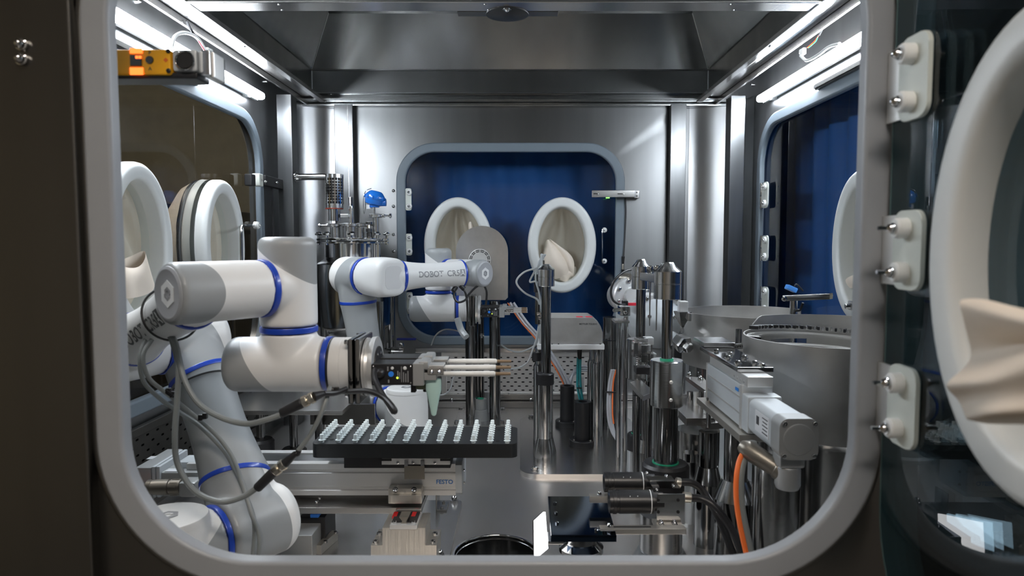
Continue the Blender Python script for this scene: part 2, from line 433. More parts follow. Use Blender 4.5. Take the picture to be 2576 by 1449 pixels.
# back wall with window opening
xs0, xs1 = Xat(1022, Y_B-.02), Xat(1547, Y_B-.02)
zb0, zb1 = Zat(845, Y_B-.02), Zat(383, Y_B-.02)
bwc = V(((xs0+xs1)/2, Y_B, (zb0+zb1)/2)); BW, BH = xs1-xs0, zb1-zb0
def wall_with_hole(name, c, ax, ay, n, hw, hh, hr, u0, u1, v0, v1, th, mat):
    """rectangle u0..u1, v0..v1 around centre c, with a rounded hole hw x hh"""
    inn = rrect(hw, hh, hr, 10); out = []
    for u, v in inn:
        k = 1e9
        if u > 1e-9: k = min(k, u1/u)
        if u < -1e-9: k = min(k, u0/u)
        if v > 1e-9: k = min(k, v1/v)
        if v < -1e-9: k = min(k, v0/v)
        out.append((u*k, v*k))
    # snap the nearest samples to the true corners
    for cu, cv in ((u0, v0), (u0, v1), (u1, v0), (u1, v1)):
        i = min(range(len(out)), key=lambda q: (out[q][0]-cu)**2 + (out[q][1]-cv)**2); out[i] = (cu, cv)
    bm = NB(); ringp(bm, out, inn, c, ax, ay, n, th)
    return solo(name, bm, mat, kind='structure')
wall_back = wall_with_hole('wall_back', bwc, AX, AZ, AY, BW+.05, BH+.05, .14, X_L-bwc.x, X_R-bwc.x, -bwc.z, 1.30-bwc.z, .03, STEEL_WALL)
# raised door skin between the two back posts
bm = NB()
pl, pr = Xat(897, Y_B-.02), Xat(1676, Y_B-.02); pt = Zat(270, Y_B-.02)
inn = rrect(BW+.052, BH+.052, .142, 10); out = []
u0, u1, v0, v1 = pl-bwc.x, pr-bwc.x, 0.235-bwc.z, pt-bwc.z
for u, v in inn:
    k = 1e9
    if u > 1e-9: k = min(k, u1/u)
    if u < -1e-9: k = min(k, u0/u)
    if v > 1e-9: k = min(k, v1/v)
    if v < -1e-9: k = min(k, v0/v)
    out.append((u*k, v*k))
for cu, cv in ((u0, v0), (u0, v1), (u1, v0), (u1, v1)):
    i = min(range(len(out)), key=lambda q: (out[q][0]-cu)**2 + (out[q][1]-cv)**2); out[i] = (cu, cv)
ringp(bm, out, inn, V((bwc.x, Y_B-.001, bwc.z)), AX, AZ, -AY, .014, bev=.003)
skin = part('door_skin', bm, STEEL_WALL, wall_back)
for px, py in ((990, 480), (990, 519), (990, 590), (990, 632), (990, 747)):
    bolt(wall_back, W(px, py, Y_B-.015), -AY, .0062, 'dome')
for px, py in ((972, 266), (1180, 267), (1400, 268)):
    bolt(wall_back, W(px, py-2, Y_B-.004), -AY, .005, 'dome')

def window(name, c, ax, ay, n, w_, h_, r, gm, pane, gw=.036, gt=.016, inset=.004):
    """gasket frame (on the side n, into the chamber) and a pane"""
    bm = NB(); ringp(bm, rrect(w_+2*gw, h_+2*gw, r+gw, 14), rrect(w_, h_, r, 14), c, ax, ay, n, gt, bev=.006)
    g = solo(name, bm, gm, kind='structure', loc=c)
    if pane:
        bm = NB(); q = [bm.verts.new(V(c) + V(ax)*u + V(ay)*v - V(n)*inset) for u, v in rrect(w_+.01, h_+.01, r+.005, 10)]
        bm.faces.new(q); part('pane', bm, pane, g)
    return g
win_b = window('window_1', V((bwc.x, Y_B-.015, bwc.z)), AX, AZ, -AY, BW, BH, .115, GASKET_DK, GLASS)

# left wall and window
def side_wall(idx, X, n, y0, y1, z0, z1, name, wname, r=.13):
    c = V((X, (y0+y1)/2, (z0+z1)/2))
    ax = V((0, 1, 0)) if n.x > 0 else V((0, -1, 0))
    u0, u1 = (Y_F-c.y, Y_B-c.y) if n.x > 0 else (c.y-Y_B, c.y-Y_F)
    wl = wall_with_hole(name, c, ax, AZ, -n, (y1-y0)+.05, (z1-z0)+.05, r+.02, u0, u1, -c.z, 1.49-c.z, .03, STEEL_SIDE)
    g = window(wname, c + n*.0, ax, AZ, n, y1-y0, z1-z0, r, GASKET_DK, GLASS)
    return wl, g
yl1 = XW(645, 560, X_L).y; zl1 = 1.032; zl0 = 0.30
wall_left, win_l = side_wall(1, X_L, V((1, 0, 0)), yl1-1.38, yl1, zl0, zl1, 'wall_left', 'window_2')
yr1 = XW(1920, 560, X_R).y
wall_right, win_r = side_wall(2, X_R, V((-1, 0, 0)), yr1-1.50, yr1, zl0, 1.045, 'wall_right', 'window_3')

# rounded back corners
def fillet(name, x0, y0, xc, yc, r, a0, a1, z1, mat):
    bm = NB(); n = 16; vs = []
    for i in range(n+1):
        a = math.radians(a0 + (a1-a0)*i/n)
        vs.append((xc + r*math.cos(a), yc + r*math.sin(a)))
    lo = [bm.verts.new((x, y, 0)) for x, y in vs]; hi = [bm.verts.new((x, y, z1)) for x, y in vs]
    for i in range(n): bm.faces.new((lo[i], lo[i+1], hi[i+1], hi[i]))
    return solo(name, bm, mat, kind='structure')
fillet('trim_1', 0, 0, X_L+.14, Y_B-.141, .139, 180, 90, FLZ, STEEL_V)
fillet('trim_2', 0, 0, X_R-.19, Y_B-.191, .189, 0, 90, FLZ, STEEL_V)
# posts at the back
def post(name, px0, px1, d, z0, ytop, dep, mat=STEEL_POST):
    bm = NB(); bx(bm, Xat(px0, d), Xat(px1, d), d, d+dep, z0, Zat(ytop, d), bev=.002)
    return solo(name, bm, mat, kind='structure')
post('trim_3', 846, 892, Y_B-.06, 0, 262, .058)
post('trim_4', 1683, 1722, Y_B-.06, 0, 262, .058)
pl_l = post('trim_5', 703, 740, 2.40, 0, 237, .06)
pl_r = post('trim_6', 1832, 1868, 2.40, 0, 240, .06)

# lower back wall: perforated return-air panel in a frame, ledge, kick strip
def vent_panel(name, c, ax, n, w_, h_, nx, ny, fr=.02, mat=PERF, sw=.0086, sh=.0048, stag=True):
    """sheet with rows of slots; c = centre on the wall plane, n into the chamber"""
    bm = NB(); ay = AZ
    ringp(bm, rrect(w_+2*fr, h_+2*fr, .004, 2), rrect(w_, h_, .003, 2), c, ax, ay, n, .012, bev=.002)
    g = solo(name, bm, mat, kind='structure', loc=c)
    # sheet built cell by cell so that the slots are real openings
    bm = NB(); cw, ch = w_/nx, h_/ny
    for j in range(ny):
        for i in range(nx):
            cx = -w_/2 + cw*(i+.5); cy = -h_/2 + ch*(j+.5)
            has = (i + j) % 2 == 0
            P = lambda u, v, t=.004: bm.verts.new(V(c) + ax*u + ay*v + n*t)
            o = [(cx-cw/2, cy-ch/2), (cx, cy-ch/2), (cx+cw/2, cy-ch/2), (cx+cw/2, cy+ch/2), (cx, cy+ch/2), (cx-cw/2, cy+ch/2)]
            if not has:
                bm.faces.new([P(*q) for q in (o[0], o[1], o[2], (cx+cw/2, cy), o[3], o[4], o[5], (cx-cw/2, cy))])
            else:
                s = sw/2; h = sh/2
                inn = [(cx-s, cy-h), (cx, cy-h), (cx+s, cy-h), (cx+s+h, cy), (cx+s, cy+h), (cx, cy+h), (cx-s, cy+h), (cx-s-h, cy)]
                ou = [o[0], o[1], o[2], (cx+cw/2, cy), o[3], o[4], o[5], (cx-cw/2, cy)]
                I = [P(*q) for q in inn]; O = [P(*q) for q in ou]
                for k in range(8): bm.faces.new((O[k], O[(k+1) % 8], I[(k+1) % 8], I[k]))
    bmesh.ops.remove_doubles(bm, verts=bm.verts, dist=1e-5)
    ps = part('perforated_sheet', bm, mat, g); ps.modifiers.clear(); ps.data.polygons.foreach_set('use_smooth', [False]*len(ps.data.polygons))
    bm = NB(); bxc(bm, V(c) - n*.0035, (w_, h_, .003), (ax, ay, n)); part('duct_backing', bm, DARK, g)
    return g
vy0, vy1 = Zat(985, Y_B), Zat(893, Y_B)
vx0, vx1 = Xat(1122, Y_B), Xat(1500, Y_B)
vp = vent_panel('trim_7', V(((vx0+vx1)/2, Y_B-.008, (vy0+vy1)/2)), AX, -AY, vx1-vx0, vy1-vy0, 40, 9)
for px in (1152, 1280, 1430): bolt(vp, W(px, 991, Y_B-.021), -AY, .004, 'button')
bm = NB()
bx(bm, X_L+.01, X_R-.01, Y_B-.05, Y_B-.002, 0, .024, bev=.003)
bx(bm, X_L+.01, X_R-.01, Y_B-.024, Y_B-.002, .026, .05, bev=.003)
kb = solo('baseboard_back', bm, STEEL_PLATE, kind='structure')
for px in (1335, 1135): bolt(kb, V((Xat(px, 2.67, 1010), 2.685, .024)), AZ, .007, 'dome')
bm = NB(); bx(bm, Xat(1045, Y_B), Xat(1560, Y_B), Y_B-.03, Y_B-.002, Zat(884, Y_B), Zat(873, Y_B), bev=.002)
solo('trim_8', bm, STEEL_PLATE, kind='structure')
# lower side walls
vent_panel('trim_9', V((X_L+.008, 1.75, .14)), AY, V((1, 0, 0)), 1.30, .16, 60, 9, mat=STEEL_EXT)
vent_panel('trim_10', V((X_R-.008, 1.75, .14)), -AY, V((-1, 0, 0)), 1.30, .16, 60, 9, mat=STEEL_EXT)

# ---------------------------------------------------------------- ceiling hood
def lvl(py, d, pxl, pxr):
    a = W(pxl, py, d); b = W(pxr, py, d); return (a.x, b.x, d, a.z)
L0 = lvl(262, 2.685, 770, 1797)
L0b = (L0[0], L0[1], 2.685, lvl(237, 2.685, 770, 1797)[3])
L1 = lvl(235, 2.665, 785, 1781)
L1 = (L1[0], L1[1], 2.665, L0b[3])
L2 = (L1[0], L1[1], 2.665, Zat(176, 2.665))
L2b = (L1[0]+.004, L1[1]-.004, 2.655, L2[3]+.001)
hh = Zat(34, 2.575)
L3 = (Xat(826, 2.575, 34), Xat(1742, 2.575, 34), 2.575, hh)
yf = 0.9
bm = NB()
def hoodring(a, yy=None):
    xl, xr, d, z = a; f = yf + (2.685 - d)
    return [bm.verts.new((xl, f, z)), bm.verts.new((xl, d, z)), bm.verts.new((xr, d, z)), bm.verts.new((xr, f, z))]
rings = [hoodring(q) for q in (L0, L0b, L1, L2, L2b, L3)]
for a, b in zip(rings, rings[1:]):
    for i in range(4): bm.faces.new((a[i], a[(i+1) % 4], b[(i+1) % 4], b[i]))
bm.faces.new(rings[-1])
hood = solo('ceiling', bm, STEEL_HOOD, kind='structure', sharp=12)
# weld seams along the hood corners
bm = NB()
for k in (1, 2):
    for a, b in ((L2b, L3), (L1, L2)):
        p = V((a[0] if k == 1 else a[1], a[2]-.001, a[3])); q = V((b[0] if k == 1 else b[1], b[2]-.001, b[3])); tube(bm, [p, q], .0022, 6)
tube(bm, [V((L2[0], L2[2]-.002, L2[3])), V((L2[1], L2[2]-.002, L2[3]))], .0028, 6)
tube(bm, [V((L1[0], L1[2]-.002, L1[3])), V((L1[1], L1[2]-.002, L1[3]))], .0025, 6)
part('weld_seam', bm, STEEL_WALL, hood)
# side flanges: bright lip, recessed channel, trim strip, wall return
for side, nm in ((-1, 'trim_11'), (1, 'trim_12')):
    xw = X_L if side < 0 else X_R
    xi = -.742 if side < 0 else .668
    bm = NB()
    bx(bm, xi, xi + side*.022, .84, 2.64, FLZ-.002, FLZ+.012, bev=.002)
    bx(bm, xi + side*.024, xi + side*.072, .84, 2.66, FLZ+.010, FLZ+.016)
    bx(bm, xi + side*.074, xi + side*.082, .84, 2.66, FLZ-.008, FLZ+.016, bev=.001)
    bx(bm, xi + side*.086, xi + side*.090, .84, 2.66, FLZ-.002, FLZ+.016)
    bx(bm, xi + side*.084, xi + side*.092, .84, 2.66, FLZ+.014, FLZ+.30)
    tf = solo(nm, bm, STEEL_PLATE, kind='structure')
    for y in (1.1, 1.5, 1.9): bolt(tf, V((xi+side*.011, y, FLZ-.002)), -AZ, .004, 'button')
bm = NB(); bx(bm, X_L, X_R, 2.60, Y_B, FLZ+.001, FLZ+.006); bx(bm, X_L, X_R, 2.655, 2.70, FLZ-.012, FLZ, bev=.003)
solo('trim_13', bm, STEEL_HOOD, kind='structure')
# cross beam under the hood
yb0 = D(1300, 28, FLZ).y; yb1 = D(1300, 7, FLZ).y
bm = NB(); bx(bm, -.742, .668, yb1, yb0, FLZ, FLZ+.03, bev=.001); bx(bm, -.742, .668, yb1-.012, yb1, FLZ-.003, FLZ+.03, bev=.002)
beam = solo('trim_14', bm, STEEL_PLATE, kind='structure')
for px in (706, 1225, 1840): 
    for py in (11, 25): bolt(beam, D(px+(py-18)*.6, py, FLZ), -AZ, .003, 'button')
bm = NB(); bx(bm, X_L, X_R, Y_F-.04, .88, FLZ-.01, FLZ+.1); bx(bm, X_L-.05, X_R+.05, Y_F-.04, Y_B+.05, 1.50, 1.53)
solo('trim_15', bm, STEEL_EXT, kind='structure')
# smoke-detector-like fixture under the beam
dt = thing('ceiling_fixture', 'dark round fixture with a small lens under the ceiling cross beam', 'fixture', (Xat(1278, 1.75, 36), 1.75, FLZ))
cx = Xat(1278, 1.74, 36)
bm = NB(); bx(bm, Xat(1157, 1.70, 36), Xat(1400, 1.70, 36), yb0+.002, yb0+.035, FLZ-.001, FLZ+.006, bev=.001); part('mounting_plate', bm, STEEL_EXT, dt)
bm = NB(); lathe(bm, (cx, yb0+.020, FLZ+.002), -AZ, [(0, .052), (.004, .050), (.008, .036), (.010, .016), (.0105, 0)], 40); part('dome', bm, BLACK, dt)
bm = NB(); lathe(bm, (cx, yb0-.020, FLZ-.001), -AZ, [(0, .010), (.003, .010), (.004, .007), (.007, .004), (.008, 0)], 20); part('lens', bm, CHROME, dt)

# ---------------------------------------------------------------- front wall, front window, door
fi = W(289, 600, .742).x; fr_ = W(2168, 600, .742).x; fz0 = W(1300, 1408, .748).z
fc = V(((fi+fr_)/2, Y_F-.03, fz0 + .365)); FW, FH = fr_-fi, .73
GW = .031
wf = wall_with_hole('wall_front', V((fc.x, Y_F, fc.z)), AX, AZ, -AY, FW+.05, FH+.05, .155, -1.6, 1.9, -1.4, .92, .004, STEEL_EXT)
bm = NB(); ringp(bm, rrect(FW+2*GW, FH+2*GW, .14+GW, 18), rrect(FW, FH, .14, 18), V((fc.x, Y_F+.002, fc.z)), AX, AZ, -AY, .017, bev=.005)
gk = solo('window_4', bm, GASKET, kind='structure', loc=V((fc.x, Y_F-.03, fc.z)))
bm = NB(); ringp(bm, rrect(FW+2*GW+.012, FH+2*GW+.012, .15+GW, 18), rrect(FW+2*GW-.002, FH+2*GW-.002, .14+GW, 18), V((fc.x, Y_F-.004, fc.z)), AX, AZ, -AY, .008, bev=.002)
part('gasket_retainer', bm, STEEL_EXT, gk)
# column on the left outside
bm = NB(); bx(bm, -1.5, W(192, 500, .735).x, .737, .80, -.8, 2.0, bev=.004)
col = solo('trim_16', bm, STEEL_EXT, kind='structure')
for py in (113, 150):
    for_ = bolt(col, W(57, py, .7365), -AY, .0065, 'dome')

# ---------------------------------------------------------------- outer room
bm = NB(); bx(bm, -2.6, 2.8, -2.6, 4.2, -.95, -.9); solo('floor_outer', bm, OUTF, kind='structure')
bm = NB(); bx(bm, -2.6, 2.8, -2.6, 4.2, 2.3, 2.35); solo('ceiling_outer', bm, OUTW, kind='structure')
bm = NB(); bx(bm, -2.6, -2.55, -2.6, 4.2, -.9, 2.3); solo('wall_outer_left', bm, OLIVE, kind='structure')
bm = NB(); bx(bm, 2.75, 2.8, -2.6, 4.2, -.9, 2.3); solo('wall_outer_right', bm, OUTW, kind='structure')
bm = NB(); bx(bm, -2.6, 2.8, 4.15, 4.2, -.9, 2.3); solo('wall_outer_back', bm, OLIVE, kind='structure')
bm = NB(); bx(bm, -2.6, 2.8, -2.6, -2.55, -.9, 2.3); solo('wall_outer_front', bm, OUTW, kind='structure')
def ceil_lamp(x, y, wx, wy, label):
    t = thing('ceiling_lamp', label, 'lamp', (x, y, 2.29))
    bm = NB(); ringp(bm, rrect(wx+.04, wy+.04, .01, 2), rrect(wx, wy, .005, 2), (x, y, 2.298), AX, AY, -AZ, .03); part('frame', bm, ALU_LT, t)
    bm = NB(); bx(bm, x-wx/2, x+wx/2, y-wy/2, y+wy/2, 2.28, 2.285); part('diffuser', bm, LAMPW, t)
ceil_lamp(.2, -.9, 1.2, .3, 'warm ceiling lamp of the outer room, in front of the machine')

ceil_lamp(-1.7, 1.6, .25, .40, 'small warm ceiling lamp added to brighten the outer wall, left of the machine')  # unseen lamp added to brighten the olive wall outside the left window
# curtains behind the windows
def curtain(name, label, p0, p1, z0, z1, n, amp, waves, seed):
    bm = NB(); p0 = V(p0); p1 = V(p1); nx, nz = 160, 14; n = V(n)
    rows = []
    for j in range(nz+1):
        z = z0 + (z1-z0)*j/nz; r = []
        for i in range(nx+1):
            t = i/nx; p = p0.lerp(p1, t)
            a = amp*(math.sin(t*waves*2*PI + 1.5*noise.noise(V((t*4, j*.12, seed)))*2) + .8*noise.noise(V((t*11, j*.15, seed+3))))
            r.append(bm.verts.new(p + n*a + AZ*z))
        rows.append(r)
    for a, b in zip(rows, rows[1:]):
        for i in range(nx): bm.faces.new((a[i], a[i+1], b[i+1], b[i]))
    solo(name, bm, CURT, label, 'curtain')
curtain('curtain', 'deep blue curtain hanging behind the back window', (-1.1, 2.95, 0), (1.15, 2.95, 0), -.1, 1.5, (0, 1, 0), .012, 17, 1)
curtain('curtain', 'deep blue curtain hanging behind the right side window', (1.02, 2.9, 0), (1.02, .84, 0), -.1, 1.5, (1, 0, 0), .012, 15, 5)
# shapes outside the left window
oc = thing('storage_cabinet', 'dark steel cabinet standing outside the left side window', 'cabinet', (-1.75, 2.6, -.9))
bm = NB(); bx(bm, -2.1, -1.5, 1.4, 4.1, -.9, .82, bev=.01); part('body', bm, STEEL_EXT, oc)
bm = NB(); [bx(bm, -1.49, -1.48, 1.5+i*.5, 1.52+i*.5, -.5, .8) for i in range(5)]; part('door_edge', bm, ALU, oc)
bm = NB(); bx(bm, -1.499, -1.49, 1.42, 4.08, .70, .72); part('rail', bm, BLACK_M, oc)
ab = thing('air_duct', 'dark boxy air duct high outside the left side window', 'duct', (-1.8, 1.5, 1.1))
bm = NB(); bx(bm, -2.3, -1.5, 1.0, 2.6, 1.10, 1.34, bev=.02); part('casing', bm, BLACK_M, ab)
bm = NB(); bx(bm, -2.3, -1.45, .9, 2.2, 1.2, 1.32, bev=.02); part('casing', bm, BLACK_M, ab)

# ---------------------------------------------------------------- LED tubes
def led(side, X, p_end, p_near, label, wx):
    end, near = p_end, p_near
    t = thing('led_tube_light', label, 'lamp', (X, (end.y+near.y)/2, end.z))
    bm = NB(); bx(bm, X-side*.006, X-side*.032, near.y, end.y, end.z-.0115, end.z+.0115, bev=.009, seg=4); part('tube', bm, LEDM, t)
    bm = NB(); bx(bm, X+side*.004, X-side*.006, near.y, end.y+.004, end.z-.012, end.z+.012, bev=.001); part('rail', bm, ALU, t)
    bm = NB(); bx(bm, X+side*.012, X-side*.010, near.y, end.y-.42, end.z-.062, end.z-.044, bev=.002); bx(bm, X-side*.010, X-side*.013, near.y, end.y-.42, end.z-.058, end.z-.048); part('bracket_channel', bm, STEEL_EXT, t)
    for yy in (near.y+.05, end.y-.06):
        bm = NB(); bx(bm, X+side*.02, X-side*.002, yy-.012, yy+.012, end.z-.014, end.z+.014, bev=.002); part('clip', bm, ALU_LT, t)
    return t
eL = XW(656, 243, X_L+.03); nL = V((X_L+.03, .90, eL.z))
eR = XW(1913, 250, X_R-.03); nR = V((X_R-.03, .92, eR.z))
ledL = led(-1, X_L+.014, eL, nL, 'glowing white LED tube along the top of the left wall', 0)
ledR = led(1, X_R-.014, eR, nR, 'glowing white LED tube along the top of the right wall', 0)
def led_wires(t, d, pxs, side, X):
    P = [XW(px, py, X) for px, py in pxs['sheath']]
    bm = NB(); tube(bm, P, .0035, 8); part('cable', bm, RUBBER, t)
    for k, m in enumerate((PINK, YELLOW, GREEN)):
        bm = NB(); tube(bm, [P[-1] + V((0, .003*k, 0))] + [XW(px+2*k, py, X) for px, py in pxs['wires']], .0013, 6); part('wire', bm, m, t)
    bm = NB(); c = XW(*pxs['plug'], X); bxc(bm, c, (.012, .022, .018), None, .003); bxc(bm, c+V((0, .012, .004)), (.010, .012, .012), None, .002); part('connector', bm, WHITEP, t)
    bm = NB(); tube(bm, [XW(px, py, X) for px, py in pxs['white']], .0042, 8); part('white_cable', bm, WHITEP, t)
led_wires(ledL, 1.7, dict(sheath=((470, 52), (478, 70), (490, 90)), wires=((497, 100), (508, 118), (515, 128)), plug=(524, 130), white=((432, 118), (440, 92), (462, 82), (492, 92), (512, 118), (518, 132))), -1, X_L+.06)
led_wires(ledR, 1.7, dict(sheath=((2072, 58), (2068, 72), (2060, 88)), wires=((2048, 104), (2030, 120)), plug=(2020, 130), white=((2014, 140), (2030, 152), (2058, 138), (2085, 118), (2112, 110))), 1, X_R-.06)
for X, pts in ((X_L, ((345, 2), (520, 128), (667, 205))), (X_R, ((1894, 213),))):
    for px, py in pts: bolt(wall_left if X < 0 else wall_right, XW(px, py, X), V((1 if X < 0 else -1, 0, 0)), .006, 'dome')
# ================================================================== GLOVE PORTS
def port(label, c, n, rt, a, b, seed, thick=.030, wd=.040, glove=True, depth=.07, both=False, group=None, root=None):
    c = V(c); n = V(n).normalized(); rt = V(rt).normalized(); up = AZ
    t = root or thing('glove_port', label, 'glove port', tuple(c), group)
    prof = [(0, 0), (0, thick*.55), (.002, thick*.8), (.006, thick*.95), (.012, thick), (wd-.012, thick), (wd-.005, thick*.93), (wd, thick*.7), (wd+.002, -.02), (wd+.002, -.03), (wd-.004, -.03)]
    bm = NB(); N = 72; rings = []
    for wv, tv in prof:
        rings.append([bm.verts.new(c + rt*((a-wv)*math.cos(2*PI*i/N)) + up*((b-wv)*math.sin(2*PI*i/N)) + n*tv) for i in range(N)])
    for A, B in zip(rings, rings[1:]):
        for i in range(N): j = (i+1) % N; bm.faces.new((A[i], A[j], B[j], B[i]))
    part('port_ring', bm, WHITEP, t, sharp=60)
    if both:      # outer clamp ring seen through the glass
        bm = NB(); rings = []
        for wv, tv in [(0, -.012), (-.001, -.03), (.004, -.036), (.02, -.037), (.03, -.03), (.03, -.012)]:
            rings.append([bm.verts.new(c + rt*((a-wv)*math.cos(2*PI*i/N)) + up*((b-wv)*math.sin(2*PI*i/N)) + n*tv) for i in range(N)])
        for A, B in zip(rings, rings[1:]):
            for i in range(N): j = (i+1) % N; bm.faces.new((A[i], A[j], B[j], B[i]))
        part('clamp_ring', bm, WHITEP, t, sharp=60)
        bm = NB(); rings = []
        for wv, tv in [(.004, -.038), (.001, -.046), (.006, -.052)]:
            rings.append([bm.verts.new(c + rt*((a-wv)*math.cos(2*PI*i/N)) + up*((b-wv)*math.sin(2*PI*i/N)) + n*tv) for i in range(N)])
        for A, B in zip(rings, rings[1:]):
            for i in range(N): j = (i+1) % N; bm.faces.new((A[i], A[j], B[j], B[i]))
        part('seal_ring', bm, RUBBER, t, sharp=60)
        bm = NB(); rings = []
        for s, tv, dz in [(1.0, -.05, 0), (.98, -.075, -.01), (.90, -.11, -.05), (.72, -.16, -.11), (.5, -.22, -.18), (.42, -.27, -.26)]:
            rings.append([bm.verts.new(c + rt*(a*.97*s*math.cos(2*PI*i/N)) + up*(b*.97*s*math.sin(2*PI*i/N) + dz) + n*(tv + .004*noise.noise(V((i*.3, tv*20, seed))))) for i in range(N)])
        for A, B in zip(rings, rings[1:]):
            for i in range(N): j = (i+1) % N; bm.faces.new((A[i], A[j], B[j], B[i]))
        part('sleeve', bm, GLOVE, t, sharp=60)
    if glove:
        bm = NB(); NR, NA = 26, 120; rings = []; ai, bi = a-wd-.001, b-wd-.001
        for k in range(NR):
            rho = 1 - k/(NR-1)*.999; r = []
            for i in range(NA):
                an = 2*PI*i/NA; u = ai*rho*math.cos(an); v = bi*rho*math.sin(an)
                dpt = -.026 - depth*(1-rho**2.2)
                fan = math.atan2(u, bi*1.5 - v)
                f = math.sin(fan*21 + seed + 2.2*noise.noise(V((u*9, v*4, seed)))*2)
                f = abs(f)**.7*(1 if f > 0 else -1)
                dpt += (1-rho**6)*(.011*f + .013*noise.noise(V((u*22, v*9, seed+4))))
                r.append(bm.verts.new(c + rt*u + up*v + n*dpt))
            rings.append(r)
        for A, B in zip(rings, rings[1:]):
            for i in range(NA): j = (i+1) % NA; bm.faces.new((A[i], A[j], B[j], B[i]))
        bm.faces.new(rings[-1])
        part('glove', bm, GLOVE, t, sharp=80)
    return t
def cloth_patch(name, rows, mat, parent, sub=2, thick=.0015):
    """crumpled cloth from a small grid of world points, subdivided"""
    bm = NB(); G = [[bm.verts.new(p) for p in r] for r in rows]
    for a, b in zip(G, G[1:]):
        for i in range(len(a)-1): bm.faces.new((a[i], a[i+1], b[i+1], b[i]))
    o = part(name, bm, mat, parent, sharp=180)
    o.modifiers.clear()
    m = o.modifiers.new('s', 'SUBSURF'); m.levels = sub; m.render_levels = sub
    return o
PA, PB = .134, .187
yb = Y_B - .017
pcL = W(1154, 617, yb); pcR = W(1413, 617, yb)
port_bl = port('white oval glove port at the left of the back window, behind the arched plate', pcL, -AY, AX, PA, PB, 3.0)
port_br = port('white oval glove port at the right of the back window, glove bunched below', pcR, -AY, AX, PA, PB, 8.0)
# bunched glove in the right back port: two folded fingers and crumpled heap
def heap(parent, pts, name='glove_fold', mat=None, d=yb, jit=0):
    rows = [[W(px, py, d + dd) for px, py, dd in r] for r in pts]
    return cloth_patch(name, rows, mat or GLOVE, parent)
heap(port_br, [[(1372, 604, .03), (1379, 602, -.02), (1384, 605, .04)], [(1366, 640, .01), (1388, 622, -.035), (1398, 610, .02)], [(1362, 672, .0), (1400, 650, -.045), (1418, 640, .0)],
               [(1372, 700, .01), (1412, 680, -.045), (1440, 664, .0)], [(1392, 706, .02), (1424, 694, -.02), (1438, 694, .02)]])
heap(port_br, [[(1376, 606, .03), (1383, 598, .0), (1390, 608, .03)], [(1392, 632, .02), (1410, 620, -.025), (1430, 632, .0)], [(1404, 650, .02), (1428, 640, -.03), (1446, 655, .0)], [(1420, 676, .0), (1438, 668, -.03), (1444, 680, .0)], [(1426, 692, .02), (1440, 686, -.01), (1446, 690, .02)]])
heap(port_br, [[(1382, 668, .03), (1400, 660, .0), (1420, 664, .02), (1440, 672, .01), (1450, 668, .03)], [(1386, 684, .0), (1402, 680, -.03), (1420, 682, .0), (1436, 686, -.02), (1450, 684, .02)], [(1392, 694, .02), (1404, 690, -.01), (1422, 698, -.02), (1434, 692, .01), (1444, 698, .0)], [(1396, 704, .03), (1410, 706, .01), (1424, 710, .0), (1436, 706, .02), (1442, 702, .03)]])
heap(port_bl, [[(1176, 560, .0), (1184, 556, -.02), (1190, 562, .02)], [(1182, 600, .0), (1192, 596, -.03), (1200, 604, .02)], [(1188, 650, .02), (1200, 650, -.02), (1206, 660, .03)]])
# left wall ports
p2 = XW(541, 600, X_L+.004); p1 = XW(338, 575, X_L+.004)
zc = .65 + .005
p2 = V((X_L+.004, XW(541, 600, X_L).y, bwc.z + .0)); 
p2.z = pcL.z - .0; p1 = V((X_L+.004, p2.y - .43, pcL.z))
port_l2 = port('white oval glove port of the left wall, farther one beyond the near robot', p2, V((1, 0, 0)), AY, PA, PB, 5.0, both=True, depth=.04)
port_l1 = port('large white oval glove port at the left edge with a folded open sleeve', p1, V((1, 0, 0)), AY, PA, PB, 11.0, both=True, depth=.04)
dd1 = p1.y
def PX(px, py, X): return XW(px, py, X)
xs = X_L + .05
rows = [[PX(300, 655, xs-.02), PX(322, 648, xs), PX(345, 637, xs+.015), PX(366, 627, xs+.02), PX(368, 645, xs+.03), PX(355, 672, xs+.035), PX(328, 676, xs+.03), PX(300, 668, xs+.01)],
        [PX(296, 690, xs-.02), PX(318, 680, xs), PX(345, 672, xs+.01), PX(374, 660, xs+.02), PX(378, 676, xs+.03), PX(364, 695, xs+.045), PX(330, 700, xs+.04), PX(298, 700, xs+.01)],
        [PX(290, 740, xs-.03), PX(320, 730, xs-.02), PX(350, 720, xs-.01), PX(385, 700, xs+.0), PX(392, 720, xs+.02), PX(380, 740, xs+.04), PX(330, 752, xs+.04), PX(292, 752, xs)]]
cloth_patch('open_sleeve', [r + [r[0]] for r in rows], GLOVE, port_l1)
# right wall port
p3y = XW(2163, 620, X_R).y
p3 = V((X_R-.004, XW(2093, 620, X_R-.03).y - PA, pcL.z))
port_r = port('pale oval glove port of the right wall, half hidden by the front frame', p3, V((-1, 0, 0)), -AY, PA, PB, 2.0, both=False, depth=.06)
pr2 = XW(2150, 690, X_R-.03)
cloth_patch('glove_fold', [[XW(2126, 700, X_R-.02), XW(2150, 690, X_R-.045), XW(2170, 684, X_R-.02)], [XW(2124, 715, X_R-.015), XW(2148, 706, X_R-.05), XW(2176, 700, X_R-.02)], [XW(2128, 726, X_R-.0), XW(2150, 724, X_R-.03), XW(2176, 722, X_R-.01)]], GLOVE, port_r)

